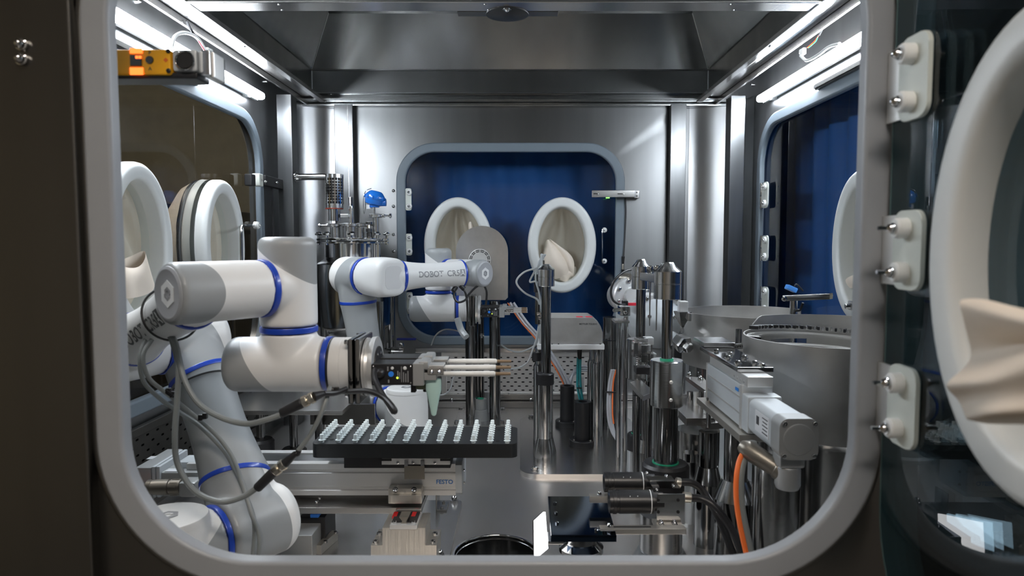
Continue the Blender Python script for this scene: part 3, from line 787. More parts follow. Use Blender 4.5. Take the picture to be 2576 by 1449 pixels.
# ------------------------------------------------------------------ hinges, handles, interlocks on the windows
def hinge(label, c, ax, n, w_, h_, group, nb=2, knuckle=True, root=None):
    c = V(c); ax = V(ax); n = V(n)
    t = root or thing('hinge', label, 'hinge', tuple(c), group)
    bm = NB(); prism(bm, rrect(w_, h_, min(w_, h_)*.28, 5), c, ax, AZ, n, .004, bev=.001); part('leaf', bm, PLATEW, t)
    if knuckle:
        bm = NB(); k = c - ax*(w_/2+.006) + n*.002
        for z0, z1 in ((-.5, -.02), (.02, .5)): cyl(bm, k + AZ*(h_*z0), k + AZ*(h_*z1), .0055, seg=14)
        part('knuckle', bm, CHROME, t)
    for s in (-1, 1):
        p = c + AZ*(s*(h_/2-.016)) + ax*(w_*.12)
        bm = NB(); lathe(bm, p + n*.004, n, [(0, .0115), (.005, .0115), (.007, .009), (.007, .006)], 18); part('nylon_washer', bm, NYLON, t)
        bolt(t, p + n*.009, n, .0055, 'dome')
    return t
wd = ('upper', 'middle', 'lower')
for k, (ya, yb_) in enumerate(((475, 530), (588, 642), (734, 788))):
    hinge('%s hinge leaf at the left edge of the back window' % wd[k], V((Xat(1029, Y_B-.02), Y_B-.022, (Zat(ya, Y_B)+Zat(yb_, Y_B))/2)), AX, -AY, .024, abs(Zat(ya, Y_B)-Zat(yb_, Y_B)), 'hinges of the back window', knuckle=False)
for k, (ya, yb_) in enumerate(((456, 522), (592, 657), (723, 790))):
    y0 = XW(1918, ya, X_R-.008).y
    za, zb = XW(1935, ya, X_R-.008).z, XW(1935, yb_, X_R-.008).z
    hinge('%s steel hinge on the blue right side window' % wd[k], V((X_R-.008, y0-.035, (za+zb)/2)), -AY, V((-1, 0, 0)), .058, za-zb, 'hinges of the right side window')
# rod handle on the back window, bent handle on the left window
t = thing('door_pull', 'thin steel rod handle between two nylon buttons on the back window', 'handle', (Xat(1518, Y_B), Y_B-.03, Zat(660, Y_B)))
for py in (579, 657):
    bm = NB(); lathe(bm, W(1520, py, Y_B-.02), -AY, [(0, .0105), (.006, .0105), (.010, .008), (.011, .004)], 20); part('nylon_button', bm, NYLON, t); bolt(t, W(1520, py, Y_B-.034), -AY, .0035, 'dome')
bm = NB(); tube(bm, [W(1515, 574, Y_B-.03), W(1515, 580, Y_B-.04), W(1516, 618, Y_B-.045), W(1515, 655, Y_B-.04), W(1515, 660, Y_B-.03)], .0022, 8); part('rod', bm, CHROME, t)
t = thing('door_pull', 'bent steel rod handle with a nylon knob on the left side window', 'handle', tuple(XW(612, 640, X_L+.03)))
bm = NB(); tube(bm, [XW(638, 567, X_L+.01), XW(628, 567, X_L+.035), XW(614, 568, X_L+.05), XW(607, 576, X_L+.05), XW(607, 620, X_L+.05), XW(608, 690, X_L+.05)], .0045, 10); part('rod', bm, CHROME_DK, t)
bm = NB(); lathe(bm, XW(640, 567, X_L+.004), AX, [(0, .0125), (.012, .0125), (.016, .009)], 20); part('nylon_button', bm, NYLON, t); bolt(t, XW(640, 567, X_L+.004)+AX*.016, AX, .004, 'dome')
# interlock on the back window
t = thing('door_interlock', 'flat steel door interlock with a green light right of the back window', 'interlock', tuple(W(1548, 490, Y_B-.04)))
a = W(1488, 479, Y_B-.05); b = W(1597, 497, Y_B-.05)
bm = NB(); bx(bm, a.x, b.x, Y_B-.062, Y_B-.046, b.z, a.z, bev=.002); part('bar', bm, SATIN, t)
bm = NB(); bx(bm, b.x-.004, b.x+.018, Y_B-.05, Y_B-.018, b.z-.002, a.z, bev=.002); part('bracket', bm, SATIN, t)
for px in (1500, 1560):
    bm = NB(); bx(bm, Xat(px-8, Y_B-.06), Xat(px+4, Y_B-.06), Y_B-.0635, Y_B-.0615, (a.z+b.z)/2-.002, (a.z+b.z)/2+.002, bev=.0008); part('slot', bm, BLACK, t)
for px in (1503, 1568): bolt(t, W(px, 489, Y_B-.063), -AY, .0035, 'cap')
for py in (484, 493): bolt(t, W(1602, py, Y_B-.05), -AY, .003, 'button', INK)
bm = NB(); bx(bm, Xat(1523, Y_B-.05), Xat(1532, Y_B-.05), Y_B-.060, Y_B-.05, b.z-.003, b.z+.001, bev=.001); part('status_light', bm, GRNE, t)
bm = NB(); tube(bm, [W(1573, 498, Y_B-.035), W(1574, 540, Y_B-.03), W(1571, 600, Y_B-.03), W(1568, 650, Y_B-.035)], .0032, 8); part('cable', bm, RUBBER, t)
bm = NB(); cyl(bm, W(1568, 645, Y_B-.035), W(1567, 664, Y_B-.035), .006, .004, bev=.001); cyl(bm, W(1567, 678, Y_B-.035), W(1566, 700, Y_B-.035), .0065, .004, bev=.001); part('plug', bm, BLACK, t)
bm = NB(); cyl(bm, W(1567, 664, Y_B-.035), W(1567, 678, Y_B-.035), .005, bev=.001); part('coupling', bm, NICKEL, t)
bm = NB(); tube(bm, [W(1566, 700, Y_B-.035), W(1562, 740, Y_B-.05), W(1556, 790, Y_B-.08), W(1560, 840, Y_B-.1)], .0032, 8); part('cable', bm, RUBBER, t)
# interlock on the left window
t = thing('door_interlock', 'dark latch bar with a small white block at the far edge of the left window', 'interlock', tuple(XW(660, 458, X_L+.03)))
bm = NB(); a = XW(660, 445, X_L+.03); b = XW(703, 471, X_L+.03); bxc(bm, (X_L+.03, (a.y+2.40)/2, (XW(680, 458, X_L+.03)).z), (.022, 2.40-a.y, .034), None, .003); part('bar', bm, BLACK_M, t)
for px in (665, 694): bolt(t, XW(px, 457+ (px-665)*.1, X_L+.042), AX, .005, 'dome')
bm = NB(); c = XW(648, 453, X_L+.03); bxc(bm, c, (.026, .034, .040), None, .004); part('white_block', bm, PLATEW, t); bolt(t, c+AX*.0135, AX, .004, 'button')
bm = NB(); c = XW(629, 453, X_L+.03); bxc(bm, c, (.024, .034, .036), None, .004); part('dark_block', bm, BLACK_M, t)
bm = NB(); tube(bm, [XW(684, 470, X_L+.02), XW(686, 540, X_L+.02), XW(688, 600, X_L+.02)], .004, 8); part('cable', bm, RUBBER, t)

# ------------------------------------------------------------------ yellow safety switch at the front left
sd = .86
t = thing('safety_switch', 'yellow safety interlock switch with grey metal head and red lights at upper left', 'safety switch', tuple(W(400, 190, sd)))
def sb(x0, x1, y0, y1, d0, d1, bev, name, mat):
    a = W(x0, y0, d0); b = W(x1, y1, d0); bm = NB(); bx(bm, a.x, b.x, d0, d1, b.z, a.z, bev=bev); return part(name, bm, mat, t)
sb(255, 430, 123, 188, sd, sd+.036, .003, 'yellow_body', YELLOW)
sb(431, 496, 123, 180, sd+.001, sd+.036, .004, 'metal_head', GREYL)
sb(250, 496, 182, 198, sd+.004, sd+.040, .002, 'base_rail', BLACK_M)
bm = NB(); bx(bm, W(258, 180, sd).x, W(276, 180, sd).x, .762, sd+.03, W(270, 190, sd).z, W(270, 180, sd).z); part('mounting_bracket', bm, STEEL_EXT, t)
a = W(508, 128, sd+.01); bm = NB(); bx(bm, a.x, a.x+.012, sd+.004, sd+.05, W(508, 192, sd+.01).z, a.z, bev=.002); part('end_plate', bm, SATIN, t)
a = W(526, 130, sd+.01); bm = NB(); bx(bm, a.x, a.x+.006, sd+.01, sd+.04, W(526, 196, sd+.01).z, a.z, bev=.002); part('end_plate', bm, ALU_LT, t)
sb(497, 512, 126, 184, sd+.003, sd+.036, .003, 'side_block', GREYL)
bm = NB(); c = W(465, 152, sd-.0005); lathe(bm, c, -AY, [(0, .0094), (.0006, .0094)], 28); part('socket', bm, DARK, t)
bm = NB(); lathe(bm, c+AY*.002, -AY, [(0, .0085), (.003, .0105), (.0036, .0115), (.0028, .0122)], 28, cap=False); part('socket_rim', bm, CHROME, t)
sb(326, 356, 138, 165, sd-.0015, sd, .0005, 'display_window', BLACK)
sb(340, 347, 140, 147, sd-.0022, sd-.001, .0003, 'orange_light', REDE); sb(348, 355, 140, 147, sd-.0022, sd-.001, .0003, 'red_light', REDE)
sb(326, 358, 121, 134, sd-.0008, sd, .0003, 'light_strip', REDE); sb(326, 360, 170, 188, sd-.0008, sd, .0003, 'light_strip', REDE)
bm = NB(); lathe(bm, W(377, 151, sd), -AY, [(0, .0048), (.002, .0045), (.002, .001)], 20); part('lock_dial', bm, BLACK, t)
bm = NB(); text_flat(bm, 'P', .006, W(374, 137, sd), AX, AZ, -AY, .0004); text_flat(bm, 'A', .006, W(374, 177, sd), AX, AZ, -AY, .0004); part('lettering', bm, INK, t)
bm = NB(); prism(bm, [(0, .003), (.003, 0), (0, -.003), (-.003, 0)], W(417, 151, sd), AX, AZ, -AY, .0003); part('diamond_mark', bm, ORANGE, t)
for k in range(7):
    bm = NB(); bxc(bm, W(289, 174-6*k, sd)-AY*.0002, (.0034, .0006, .0016 if k % 3 else .0022)); part('side_print', bm, INK if k < 6 else PINK, t)
for px, py in ((423, 128), (424, 178)): bolt(t, W(px, py, sd), -AY, .003, 'button', BLACK_M)

# ------------------------------------------------------------------ glass front door, opened to the right
HX = V((W(2246, 600, .735).x, .735, 0)); DD = V((-.01, -1, 0)).normalized(); DN = V((-1, .01, 0)).normalized()
def DP(s, z, o=0.0): return V((HX.x, HX.y, z)) + DD*s + DN*o
dz0, dz1 = .215, 1.07
ddoor = thing('glass_door', 'open frameless glass door on the right with a large glove port', 'door', tuple(DP(0, dz0)))
bm = NB(); prism(bm, rrect(.92, dz1-dz0, .15, 12), DP(.46, (dz0+dz1)/2, -.004), DD, AZ, DN, .008); part('pane', bm, GLASS_R, ddoor)
bm = NB(); ringp(bm, rrect(.921, dz1-dz0+.001, .15, 12), rrect(.917, dz1-dz0-.003, .148, 12), DP(.46, (dz0+dz1)/2, -.004), DD, AZ, DN, .0085); part('glass_edge', bm, principled('glass_edge_green', (.10, .16, .16), .2), ddoor)
for k, (ya, yb_) in enumerate(((62, 286), (525, 735), (935, 1145))):
    za, zb = W(2300, ya, .66).z, W(2300, yb_, .66).z; hgt = za-zb
    for sd_, o in ((1, .005), (-1, -.010)):
        bm = NB(); prism(bm, rrect(.052, hgt, .014, 6), DP(.044 + (0 if sd_ > 0 else .005), (za+zb)/2, o), DD, AZ, DN, .0045, bev=.001); part('hinge_plate', bm, PLATEW, ddoor)
    bm = NB(); prism(bm, [(-.024, -hgt/2+.004), (.024, -hgt/2+.004), (.024, hgt/2-.004), (-.024, hgt/2-.004)], DP(.018, (za+zb)/2, .0055), DD, AZ, DN, .003); part('hinge_leaf', bm, ALU_LT, ddoor)
    for s in (-1, 1):
        p = DP(.042, (za+zb)/2 + s*(hgt/2-.018), .0095)
        bm = NB(); lathe(bm, p, DN, [(0, .0105), (.010, .0105), (.012, .009), (.012, .006)], 20); part('nylon_washer', bm, NYLON, ddoor)
        bolt(ddoor, p + DN*.011, DN, .006, 'dome')
        if k > 0:
            bm = NB(); cyl(bm, p + DN*.012, p + DN*.028, .0022, seg=8); part('stud', bm, CHROME, ddoor)
pd = port('huge white oval glove port in the open glass door with a bunched cream glove', DP(.252, pcL.z-.0, .004), DN, -DD, PA, PB, 6.0, both=False, depth=.03, root=ddoor)
def Q(px, py, d): return W(px, py, d)
rows = [[Q(2408, 752, .50), Q(2470, 748, .475), Q(2540, 770, .45), Q(2640, 790, .42)],
        [Q(2416, 770, .485), Q(2478, 790, .455), Q(2550, 810, .43), Q(2650, 830, .40)],
        [Q(2432, 840, .50), Q(2490, 835, .47), Q(2560, 850, .45), Q(2650, 860, .42)],
        [Q(2448, 890, .51), Q(2490, 885, .49), Q(2540, 870, .47), Q(2650, 860, .44)],
        [Q(2432, 925, .50), Q(2470, 925, .475), Q(2530, 905, .45), Q(2650, 850, .41)],
        [Q(2366, 968, .49), Q(2440, 962, .45), Q(2510, 950, .43), Q(2640, 880, .40)],
        [Q(2400, 992, .50), Q(2460, 990, .46), Q(2500, 985, .44), Q(2640, 930, .40)],
        [Q(2420, 1020, .50), Q(2452, 1018, .47), Q(2490, 1020, .44), Q(2640, 980, .41)],
        [Q(2430, 1058, .49), Q(2446, 1052, .45), Q(2480, 1050, .43), Q(2640, 1050, .40)],
        [Q(2440, 1056, .51), Q(2480, 1068, .48), Q(2540, 1066, .46), Q(2640, 1070, .43)]]
cloth_patch('bunched_cuff', rows, GLOVE, pd, sub=3)

# ================================================================== ROBOT ARMS
TW, TG = (.76, .76, .75), (.31, .325, .33)
def fused(name, adders, mat, parent, voxel=.0035, it=10):
    bm = NB()
    for f in adders: f(bm)
    o = part(name, bm, mat, parent)
    o.modifiers.clear()
    m = o.modifiers.new('r', 'REMESH'); m.mode = 'VOXEL'; m.voxel_size = voxel; m.use_smooth_shade = True
    if it:
        s = o.modifiers.new('s', 'SMOOTH'); s.factor = .5; s.iterations = it
    return o
def cap_prof(L, r, ra=.012, rb=.012):
    return [(0, r-ra), (ra*.3, r-ra*.35), (ra, r), (L-rb, r), (L-rb*.3, r-rb*.35), (L, r-rb)]
def C(p0, p1, r, ra=.012, rb=.012): 
    p0 = V(p0); p1 = V(p1)
    return lambda bm: lathe(bm, p0, p1-p0, cap_prof((p1-p0).length, r, ra, rb), 48)
def Cs(p0, p1, r0, r1=None): return lambda bm: lathe(bm, p0, V(p1)-V(p0), [(0, r0), ((V(p1)-V(p0)).length, r1 or r0)], 48)
def logo(parent, c, n, up, s, m_out, m_in):
    x, y, n = basis(n, up)
    hexo = [(s*math.cos(math.radians(90+60*i)), s*math.sin(math.radians(90+60*i))) for i in range(6)]
    hexi = [(.52*s*math.cos(math.radians(90+60*i)), .52*s*math.sin(math.radians(90+60*i))) for i in range(6)]
    bm = NB(); ringp(bm, hexo, hexi, V(c), x, y, n, .0006); part('logo_hexagon', bm, m_out, parent)
    bm = NB()
    for sg in (1, -1):
        q = [(.0, .50), (.44, .25), (.44, .02), (.24, -.08), (.24, .14), (0, .28), (-.22, .16), (-.30, .33)]
        prism(bm, [(u*s*sg, v*s*sg) for u, v in q], V(c) + n*.0002, x, y, n, .0006)
    part('logo_centre', bm, m_in, parent)
def text_cyl(bm, s, size, cfun, f, n0, rfun, t0, sx=1.0, lift=.0007, boxpad=None):
    """text wrapped on a tube: cfun(t) axis point, f axis dir, n0 outward dir in the middle of the line"""
    f = V(f).normalized(); n0 = (V(n0) - f*V(n0).dot(f)).normalized(); u = n0.cross(f).normalized()
    if boxpad is None:
        vs, fs = text_mesh(s, size); vs = [V((v.x*sx, v.y - size*.35, 0)) for v in vs]
    else:
        wv, hv = boxpad; vs = []; fs = []; nx = 6
        for i in range(nx+1):
            for j in range(nx+1): vs.append(V((wv*i/nx, hv*(j/nx-.5), 0)))
        for i in range(nx):
            for j in range(nx): a = i*(nx+1)+j; fs.append((a, a+nx+1, a+nx+2, a+1))
    nv = []
    for v in vs:
        t = t0 + v.x; r = rfun(t) + lift; a = v.y/r
        nv.append(bm.verts.new(cfun(t) + n0*(r*math.cos(a)) + u*(r*math.sin(a))))
    for q in fs:
        try: bm.faces.new([nv[i] for i in q])
        except ValueError: pass
    return max(v.x for v in vs) if vs else 0
def arrow(o, dirn, c, mats, name):
    pass
def robot(label, J1, J2, u, E1, E2, Wc, J5, J6, wdir, facing, voxel, tool):
    """six-joint arm; u = joint 2 axis from the base towards the shoulder's rear cap"""
    t = thing('robot_arm', label, 'robot arm', (J1.x, J1.y, 0)); o0 = V((J1.x, J1.y, 0))
    def TT(name, nrm, p, wh=TW, gr=TG):      # plane through world point p, white on the +nrm side
        nrm = V(nrm).normalized(); return twotone(name, wh, gr, nrm, nrm.dot(V(p)-o0))
    def ring(c, n, r, h=.009, name='blue_ring'):
        n = V(n).normalized(); bm = NB(); lathe(bm, V(c)-n*h/2, n, [(0, r-.001), (0, r+.0004), (.0012, r+.0012), (h-.0012, r+.0012), (h, r+.0004), (h, r-.001)], 64); part(name, bm, BLUE, t)
        bm = NB(); lathe(bm, V(c)-n*(h/2+.0016), n, [(0, r-.006), (0, r-.0035), (.0022, r-.0035), (h+.001, r-.0035), (h+.0032, r-.0035), (h+.0032, r-.006)], 48); part('joint_gap', bm, BLACK, t)
    u = V(u).normalized(); d12 = (J2-J1).length
    H = J2.z; J1h = V((J1.x, J1.y, H))
    # base
    bm = NB(); lathe(bm, (J1.x, J1.y, 0), AZ, [(0, .078), (.012, .078), (.016, .074), (.018, .066), (.05, .066)], 48); part('base_foot', bm, ROBG, t)
    top = H + .064
    tip = V((J1.x, J1.y, top))
    fused('base_joint', [lambda bm: lathe(bm, (J1.x, J1.y, .018), AZ, [(0, .064), (H-.02, .065), (top-.018-.012, .0615), (top-.018-.004, .0585), (top-.018, .053)], 56),
                         Cs(J1h, J1h+u*(d12-.072), .056, .055)], TT('base_pattern'+label, -u*.55+AZ*.8, J1h - u*.065 - AZ*.052 + AZ*.0), t, voxel)
    bm = NB(); lathe(bm, tip - AZ*.012, AZ, [(0, .0618), (.009, .0608), (.0118, .0595), (.0132, .0565), (.0135, .050), (.0130, 0)], 64); part('top_cap', bm, ROBW, t)
    tip = tip + AZ*.0022
    bm = NB(); lathe(bm, tip - AZ*.002, AZ, [(0, .044), (.0012, .044), (.0014, .043), (.0004, .040), (.0003, 0)], 48); part('cap_recess', bm, ROBW, t)
    logo(t, tip - AZ*.0005, AZ, -V((facing.x, facing.y, 0)), .017, INKG, WHITEI)
    ring(J1h+u*(d12-.068), u, .0555)
    # shoulder
    a = (E1-J2).normalized()
    fused('shoulder_joint', [C(J2-u*.062, J2+u*.070, .064, .006, .020), Cs(J2, J2+a*.100, .0605, .0598)], TT('shoulder_pattern'+label, u+a*.12, J2+u*.036), t, voxel)
    ring(J2+a*.090, a+u*.20, .0605)
    # upper arm
    L = (E1-J2).length
    bm = NB(); n = 20; Lt = L-.094-.086; prof = [(Lt*i/n, .0600 - .0075*math.sin(PI*i/n)**.8 - .003*i/n) for i in range(n+1)]
    lathe(bm, J2+a*.094, a, [(-.016, .0592)] + prof + [(Lt+.012, .0558)], 56); part('upper_arm', bm, ROBG, t)
    ring(E1-a*.082, a-u*.12, .0572)
    # elbow
    fused('elbow_joint', [C(E1-u*.050, E1+u*.066, .061, .006, .020), Cs(E1, E1-a*.090, .0575, .0570)], TT('elbow_pattern'+label, u+a*.42, E1+u*.020), t, voxel)
    ring(E1-u*.055, u, .0585)
    # forearm head with a square end cap
    f = (Wc-E2).normalized(); x, y, _ = basis(-u, AZ)
    def head(bm):
        rings = []
        for s, r, k in ((0, .057, 2), (.03, .060, 2.2), (.07, .0615, 2.8), (.105, .059, 3.4), (.118, .054, 3.6), (.122, .048, 3.6)):
            c = E1 - u*(.059 + s)
            rr = []
            for i in range(64):
                an = 2*PI*i/64; cc, ss = math.cos(an), math.sin(an); q = (abs(cc)**k + abs(ss)**k)**(-1/k)
                rr.append(bm.verts.new(c + x*(r*q*cc) + y*(r*q*ss)))
            rings.append(rr)
        for A_, B_ in zip(rings, rings[1:]):
            for i in range(64): j = (i+1) % 64; bm.faces.new((A_[i], A_[j], B_[j], B_[i]))
        bm.faces.new(list(reversed(rings[0]))); bm.faces.new(rings[-1])
    fused('forearm_head', [head, Cs(E2, E2+f*.066, .052, .048)], ROBW, t, voxel, 6)
    bm = NB(); prism(bm, rrect(.066, .070, .016, 6), E1-u*(.059+.1215), x, y, -u, .0012, bev=.0009); part('end_cap', bm, principled('cap_white', (.66, .66, .66), .45), t)
    ring(E2+f*.069, f, .0475)
    # forearm
    Lf = (Wc-E2).length; n = 20; Lt = Lf-.072-.048
    rf = lambda tt: .0475 - .008*math.sin(PI*max(0, min(1, tt/Lt))**.9) - .003*max(0, min(1, tt/Lt))
    bm = NB(); lathe(bm, E2+f*.072, f, [(Lt*i/n, rf(Lt*i/n)) for i in range(n+1)], 56); part('forearm', bm, ROBW, t)
    cf = lambda tt: E2+f*(.072+tt)
    side = V((facing.x, facing.y, 0))
    if tool['text']:
        t0, sz, n0 = tool['text']
        bm = NB(); wdt = text_cyl(bm, 'DOBOT', sz, cf, f, n0, rf, t0, .92)
        wd2 = text_cyl(bm, 'CR5', sz, cf, f, n0, rf, t0+wdt+sz*.45, .92); part('lettering', bm, tool['ink'], t)
        tb = t0+wdt+sz*.45+wd2+sz*.08
        bm = NB(); text_cyl(bm, '', sz, cf, f, n0, rf, tb, 1, .0006, (sz*.66, sz*.86)); part('letter_box', bm, tool['ink'], t)
        bm = NB(); text_cyl(bm, 'A', sz*.95, cf, f, n0, rf, tb+sz*.04, .9, .0013); part('box_letter', bm, WHITEI, t)
    ring(Wc-f*.047, f, .0445, .006)
    # wrist
    capc = Wc - u*.050; r = .0455
    fused('wrist_joint', [C(capc, J5-u*.050, r, .004, .004), Cs(Wc-f*.044, Wc, .0438)], TT('wrist_pattern'+label, u+V(tool['wt']), Wc+u*tool['wo']), t, voxel)
    bm = NB(); lathe(bm, capc+u*.001, -u, [(0, .040), (.0015, .0395), (.003, .036), (.0032, .034), (.0018, .031), (.0015, 0)], 48); part('wrist_cap', bm, principled('cap_grey', (.36, .37, .39), .4), t)
    logo(t, capc - u*.0008, -u, AZ, .020, WHITEI, INKG)
    ring(J5-u*.047, u, .0450)
    fused('wrist_joint', [C((J5.x, J5.y, J5.z-.064), (J5.x, J5.y, J5.z+.082), r+.0005, .003, .010), Cs(J5-u*.043, J5, .0448)], TT('wrist2_pattern'+label, V((-facing.y*.0-.55, 0, -.80)), J5+V((-.0, 0, .036))), t, voxel)
    ring(J5-AZ*.069, AZ, .0450)
    wd_ = V(wdir).normalized()
    fused('wrist_joint', [C(J6-wd_*.100, J6+wd_*.060, r, .012, .003), Cs(J6, (J6.x, J6.y, J5.z-.074), .0448)], TT('wrist3_pattern'+label, wd_*.86+AZ*.5, J6-wd_*.050), t, voxel)
    ring(J6+wd_*.066, wd_, .0450)
    bm = NB(); lathe(bm, J6+wd_*.071, wd_, [(0, .0445), (.018, .0445), (.0185, .0440), (.0205, .0440), (.021, .0445), (.042, .0445), (.045, .042)], 56); part('tool_flange', bm, ROBW, t)
    # --- tool
    ty = V((0, 1, 0)) if abs(wd_.y) < .5 else V((1, 0, 0)); sgn = -1 if ty.y*1 else 1
    TP = lambda s, v, z: J6 + wd_*(s-.008) + ty*v + AZ*z
    br = part('adapter_plate', (lambda bm: (bxc(bm, TP(.120, 0, -.004), (.008, .098, .104), (wd_, ty, AZ), .002), bm)[1])(NB()), CHROME_DK, t)
    part('adapter_plate', (lambda bm: (bxc(bm, TP(.131, 0, -.004), (.008, .098, .104), (wd_, ty, AZ), .002), bm)[1])(NB()), CHROME_DK, t)
    for v in (-.040, .040):
        for z in (-.042, .042): bolt(t, TP(.114, v, z), -wd_, .0045, 'cap')
    bm = NB(); lathe(bm, TP(.136, 0, -.004), wd_, [(0, .048), (.003, .048), (.0035, .043), (.009, .0425), (.0095, .049), (.017, .050), (.018, .048)], 56); part('tool_disc', bm, ALU_LT, t)
    bm = NB(); lathe(bm, TP(.154, 0, -.004), wd_, [(0, .034), (.002, .034)], 40); part('disc_insert', bm, BLACK_M, t)
    for k in range(6):
        an = k*PI/3; bolt(t, TP(.156, .025*math.cos(an), -.004+.025*math.sin(an)), wd_, .003, 'button')
    bolt(t, J6 + wd_*.1495 - ty*.046 + AZ*.004, -ty, .0022, 'button', INK)
    for gi, off in enumerate((-.028, .030)):
        g0 = .154
        bm = NB(); bxc(bm, TP(g0+.033, off, -.008), (.066, .044, .034), (wd_, ty, AZ), .0015); gb = part('gripper', bm, BLACK_M, t)
        bm = NB(); bxc(bm, TP(g0+.074, off, -.008), (.018, .044, .036), (wd_, ty, AZ), .0015); bxc(bm, TP(g0+.082, off, .006), (.016, .040, .014), (wd_, ty, AZ), .003); bxc(bm, TP(g0+.092, off, -.012), (.020, .036, .012), (wd_, ty, AZ), .001)
        part('gripper_jaw', bm, GREYP, gb)
        bm = NB(); bxc(bm, TP(g0+.101, off, -.003), (.026, .038, .012), (wd_, ty, AZ), .001); part('finger_block', bm, SATIN, gb)
        for kk in (-.006, .006): bolt(gb, TP(g0+.101+kk, off-.0195, -.004), -ty, .003, 'dome')
        bm = NB(); bxc(bm, TP(g0+.101, off, .0045), (.024, .030, .002), (wd_, ty, AZ), .0004); part('clamp_strip', bm, ALU_LT, gb)
        for fi, fo in enumerate((-.009, .009)):
            L_ = tool['finger']
            bm = NB(); tp = TP(g0+.100, off+fo, -.009 + .007*fi); e = TP(g0+.100+L_, off+fo, -.009 + .007*fi)
            if tool['tape']:
                lathe(bm, tp, e-tp, [(0, .0046), (L_*.3, .0052), (L_*.72, .0058), (L_*.78, .0054), (L_*.80, .003)], 12, sy=.8); part('taped_finger', bm, TAPE, gb)
                bm = NB(); cyl(bm, tp+(e-tp)*.78, e, .0028, .0024, seg=10); part('finger_tip', bm, WOODT, gb)
            else:
                bxc(bm, (tp+e)/2, (L_, .005, .0045), (wd_, ty, AZ), .0008); part('finger', bm, ALU_LT, gb)
                bm = NB(); bxc(bm, tp+(e-tp)*.82, (L_*.3, .0052, .0048), (wd_, ty, AZ), .0006); part('finger_tip', bm, WOODT, gb)
        if gi == 0:
            F_ = lambda s, z: TP(g0+s, off-.0222, -.008+z)
            bm = NB(); lathe(bm, F_(.014, .003), -ty, [(0, .008), (.004, .0075), (.009, .005), (.010, .0035)], 20); part('cable_boot', bm, RUBBER, gb)
            bm = NB(); lathe(bm, F_(.031, .001), -ty, [(0, .0045), (.0012, .0042), (.0013, 0)], 16); part('blue_button', bm, BLUEE, gb)
            bm = NB(); lathe(bm, F_(.041, -.005), -ty, [(0, .0017), (.0008, .0015), (.001, 0)], 10); part('status_light', bm, YLE, gb)
            for sx_, sz_ in ((.003, .013), (.003, -.013), (.062, .013), (.062, -.013)): bolt(gb, F_(sx_, sz_), -ty, .0014, 'button')
            bm = NB()
            for (s0, z0, s1, z1) in ((.025, .006, .027, .013), (.047, -.012, .048, .013), (.050, -.012, .0515, .004), (.0535, -.012, .055, .002), (.057, -.012, .0585, .006), (.041, -.002, .0425, .006), (.044, -.007, .0452, .004), (.026, -.013, .028, -.008)):
                bxc(bm, F_((s0+s1)/2, (z0+z1)/2)-ty*.0001, (s1-s0, .0006, z1-z0), (wd_, ty, AZ))
            part('panel_print', bm, INKG, gb)
            bm = NB(); lathe(bm, F_(.033, .0105), -ty, [(0, .0025), (.001, .002), (.001, 0)], 12); lathe(bm, F_(.053, .0105), -ty, [(0, .003), (.001, .002), (.001, 0)], 12); part('white_button', bm, WHITEI, gb)
    return t, TP, ty

# near robot -----------------------------------------------------------------
uA = V((.6, .8, 0)).normalized()
J5a = W(725, 722, 1.12); WcA = J5a - uA*.145; J6a = J5a - AZ*.128
E1a = W(474, 856, 1.34); E2a = E1a - uA*.120
J2a = W(632, 1322, 1.19); J2a.z = .147; J1a = J2a - uA*.145
nearR, TPa, tya = robot('large white and grey robot arm in the left foreground, forearm reaching right', J1a, J2a, uA, E1a, E2a, WcA, J5a, J6a, V((1, 0, 0)), V((-.45, 1, 0)), .0034,
                        dict(text=(.045, .031, V((.35, -1, .1))), ink=principled('forearm_ink_dark', (.13, .135, .14), .5), finger=.120, tape=True, wt=(-.44, .33, 0), wo=-.014))
# far robot ------------------------------------------------------------------
uB = V((-.8, .6, 0)).normalized()
J5b = W(1103, 684, 2.36); WcB = J5b - uB*.160; J6b = J5b - AZ*.128
E2b = W(956, 697, 2.09); E1b = E2b + uB*.120
J2b = W(938, 1012, 2.15); J2b.z = .147; J1b = J2b - uB*.155
farR, TPb, tyb = robot('smaller-looking white robot arm at the back, forearm lettered and pointing right', J1b, J2b, uB, E1b, E2b, WcB, J5b, J6b, V((1, .03, 0)), V((.1, 1, 0)), .0045,
                       dict(text=(.038, .0265, V((.0, -1, .10))), ink=INKG, finger=.062, tape=False, wt=(0, 0, 0), wo=-.004))
# labels on bases
bm = NB(); c = W(1066, 1056, J1b.y-.063); bxc(bm, (J1b.x+.022, J1b.y-.0625, .075), (.038, .003, .036), (V((.95, .3, 0)).normalized(), V((-.3, .95, 0)).normalized(), AZ), .0005); part('type_label', bm, LABELM, farR)
bm = NB(); c = E2a + V((0, -.062, -.03)); bm_c = W(308, 886, E2a.y-.05); bxc(bm, bm_c, (.022, .002, .036), None, .0004); part('type_label', bm, WHITEI, nearR)
bm = NB()
for i in range(4): bxc(bm, bm_c + V((.001, -.0014, .012-.008*i)), (.012-.003*(i % 2), .0005, .003), None)
part('label_print', bm, INK, nearR)
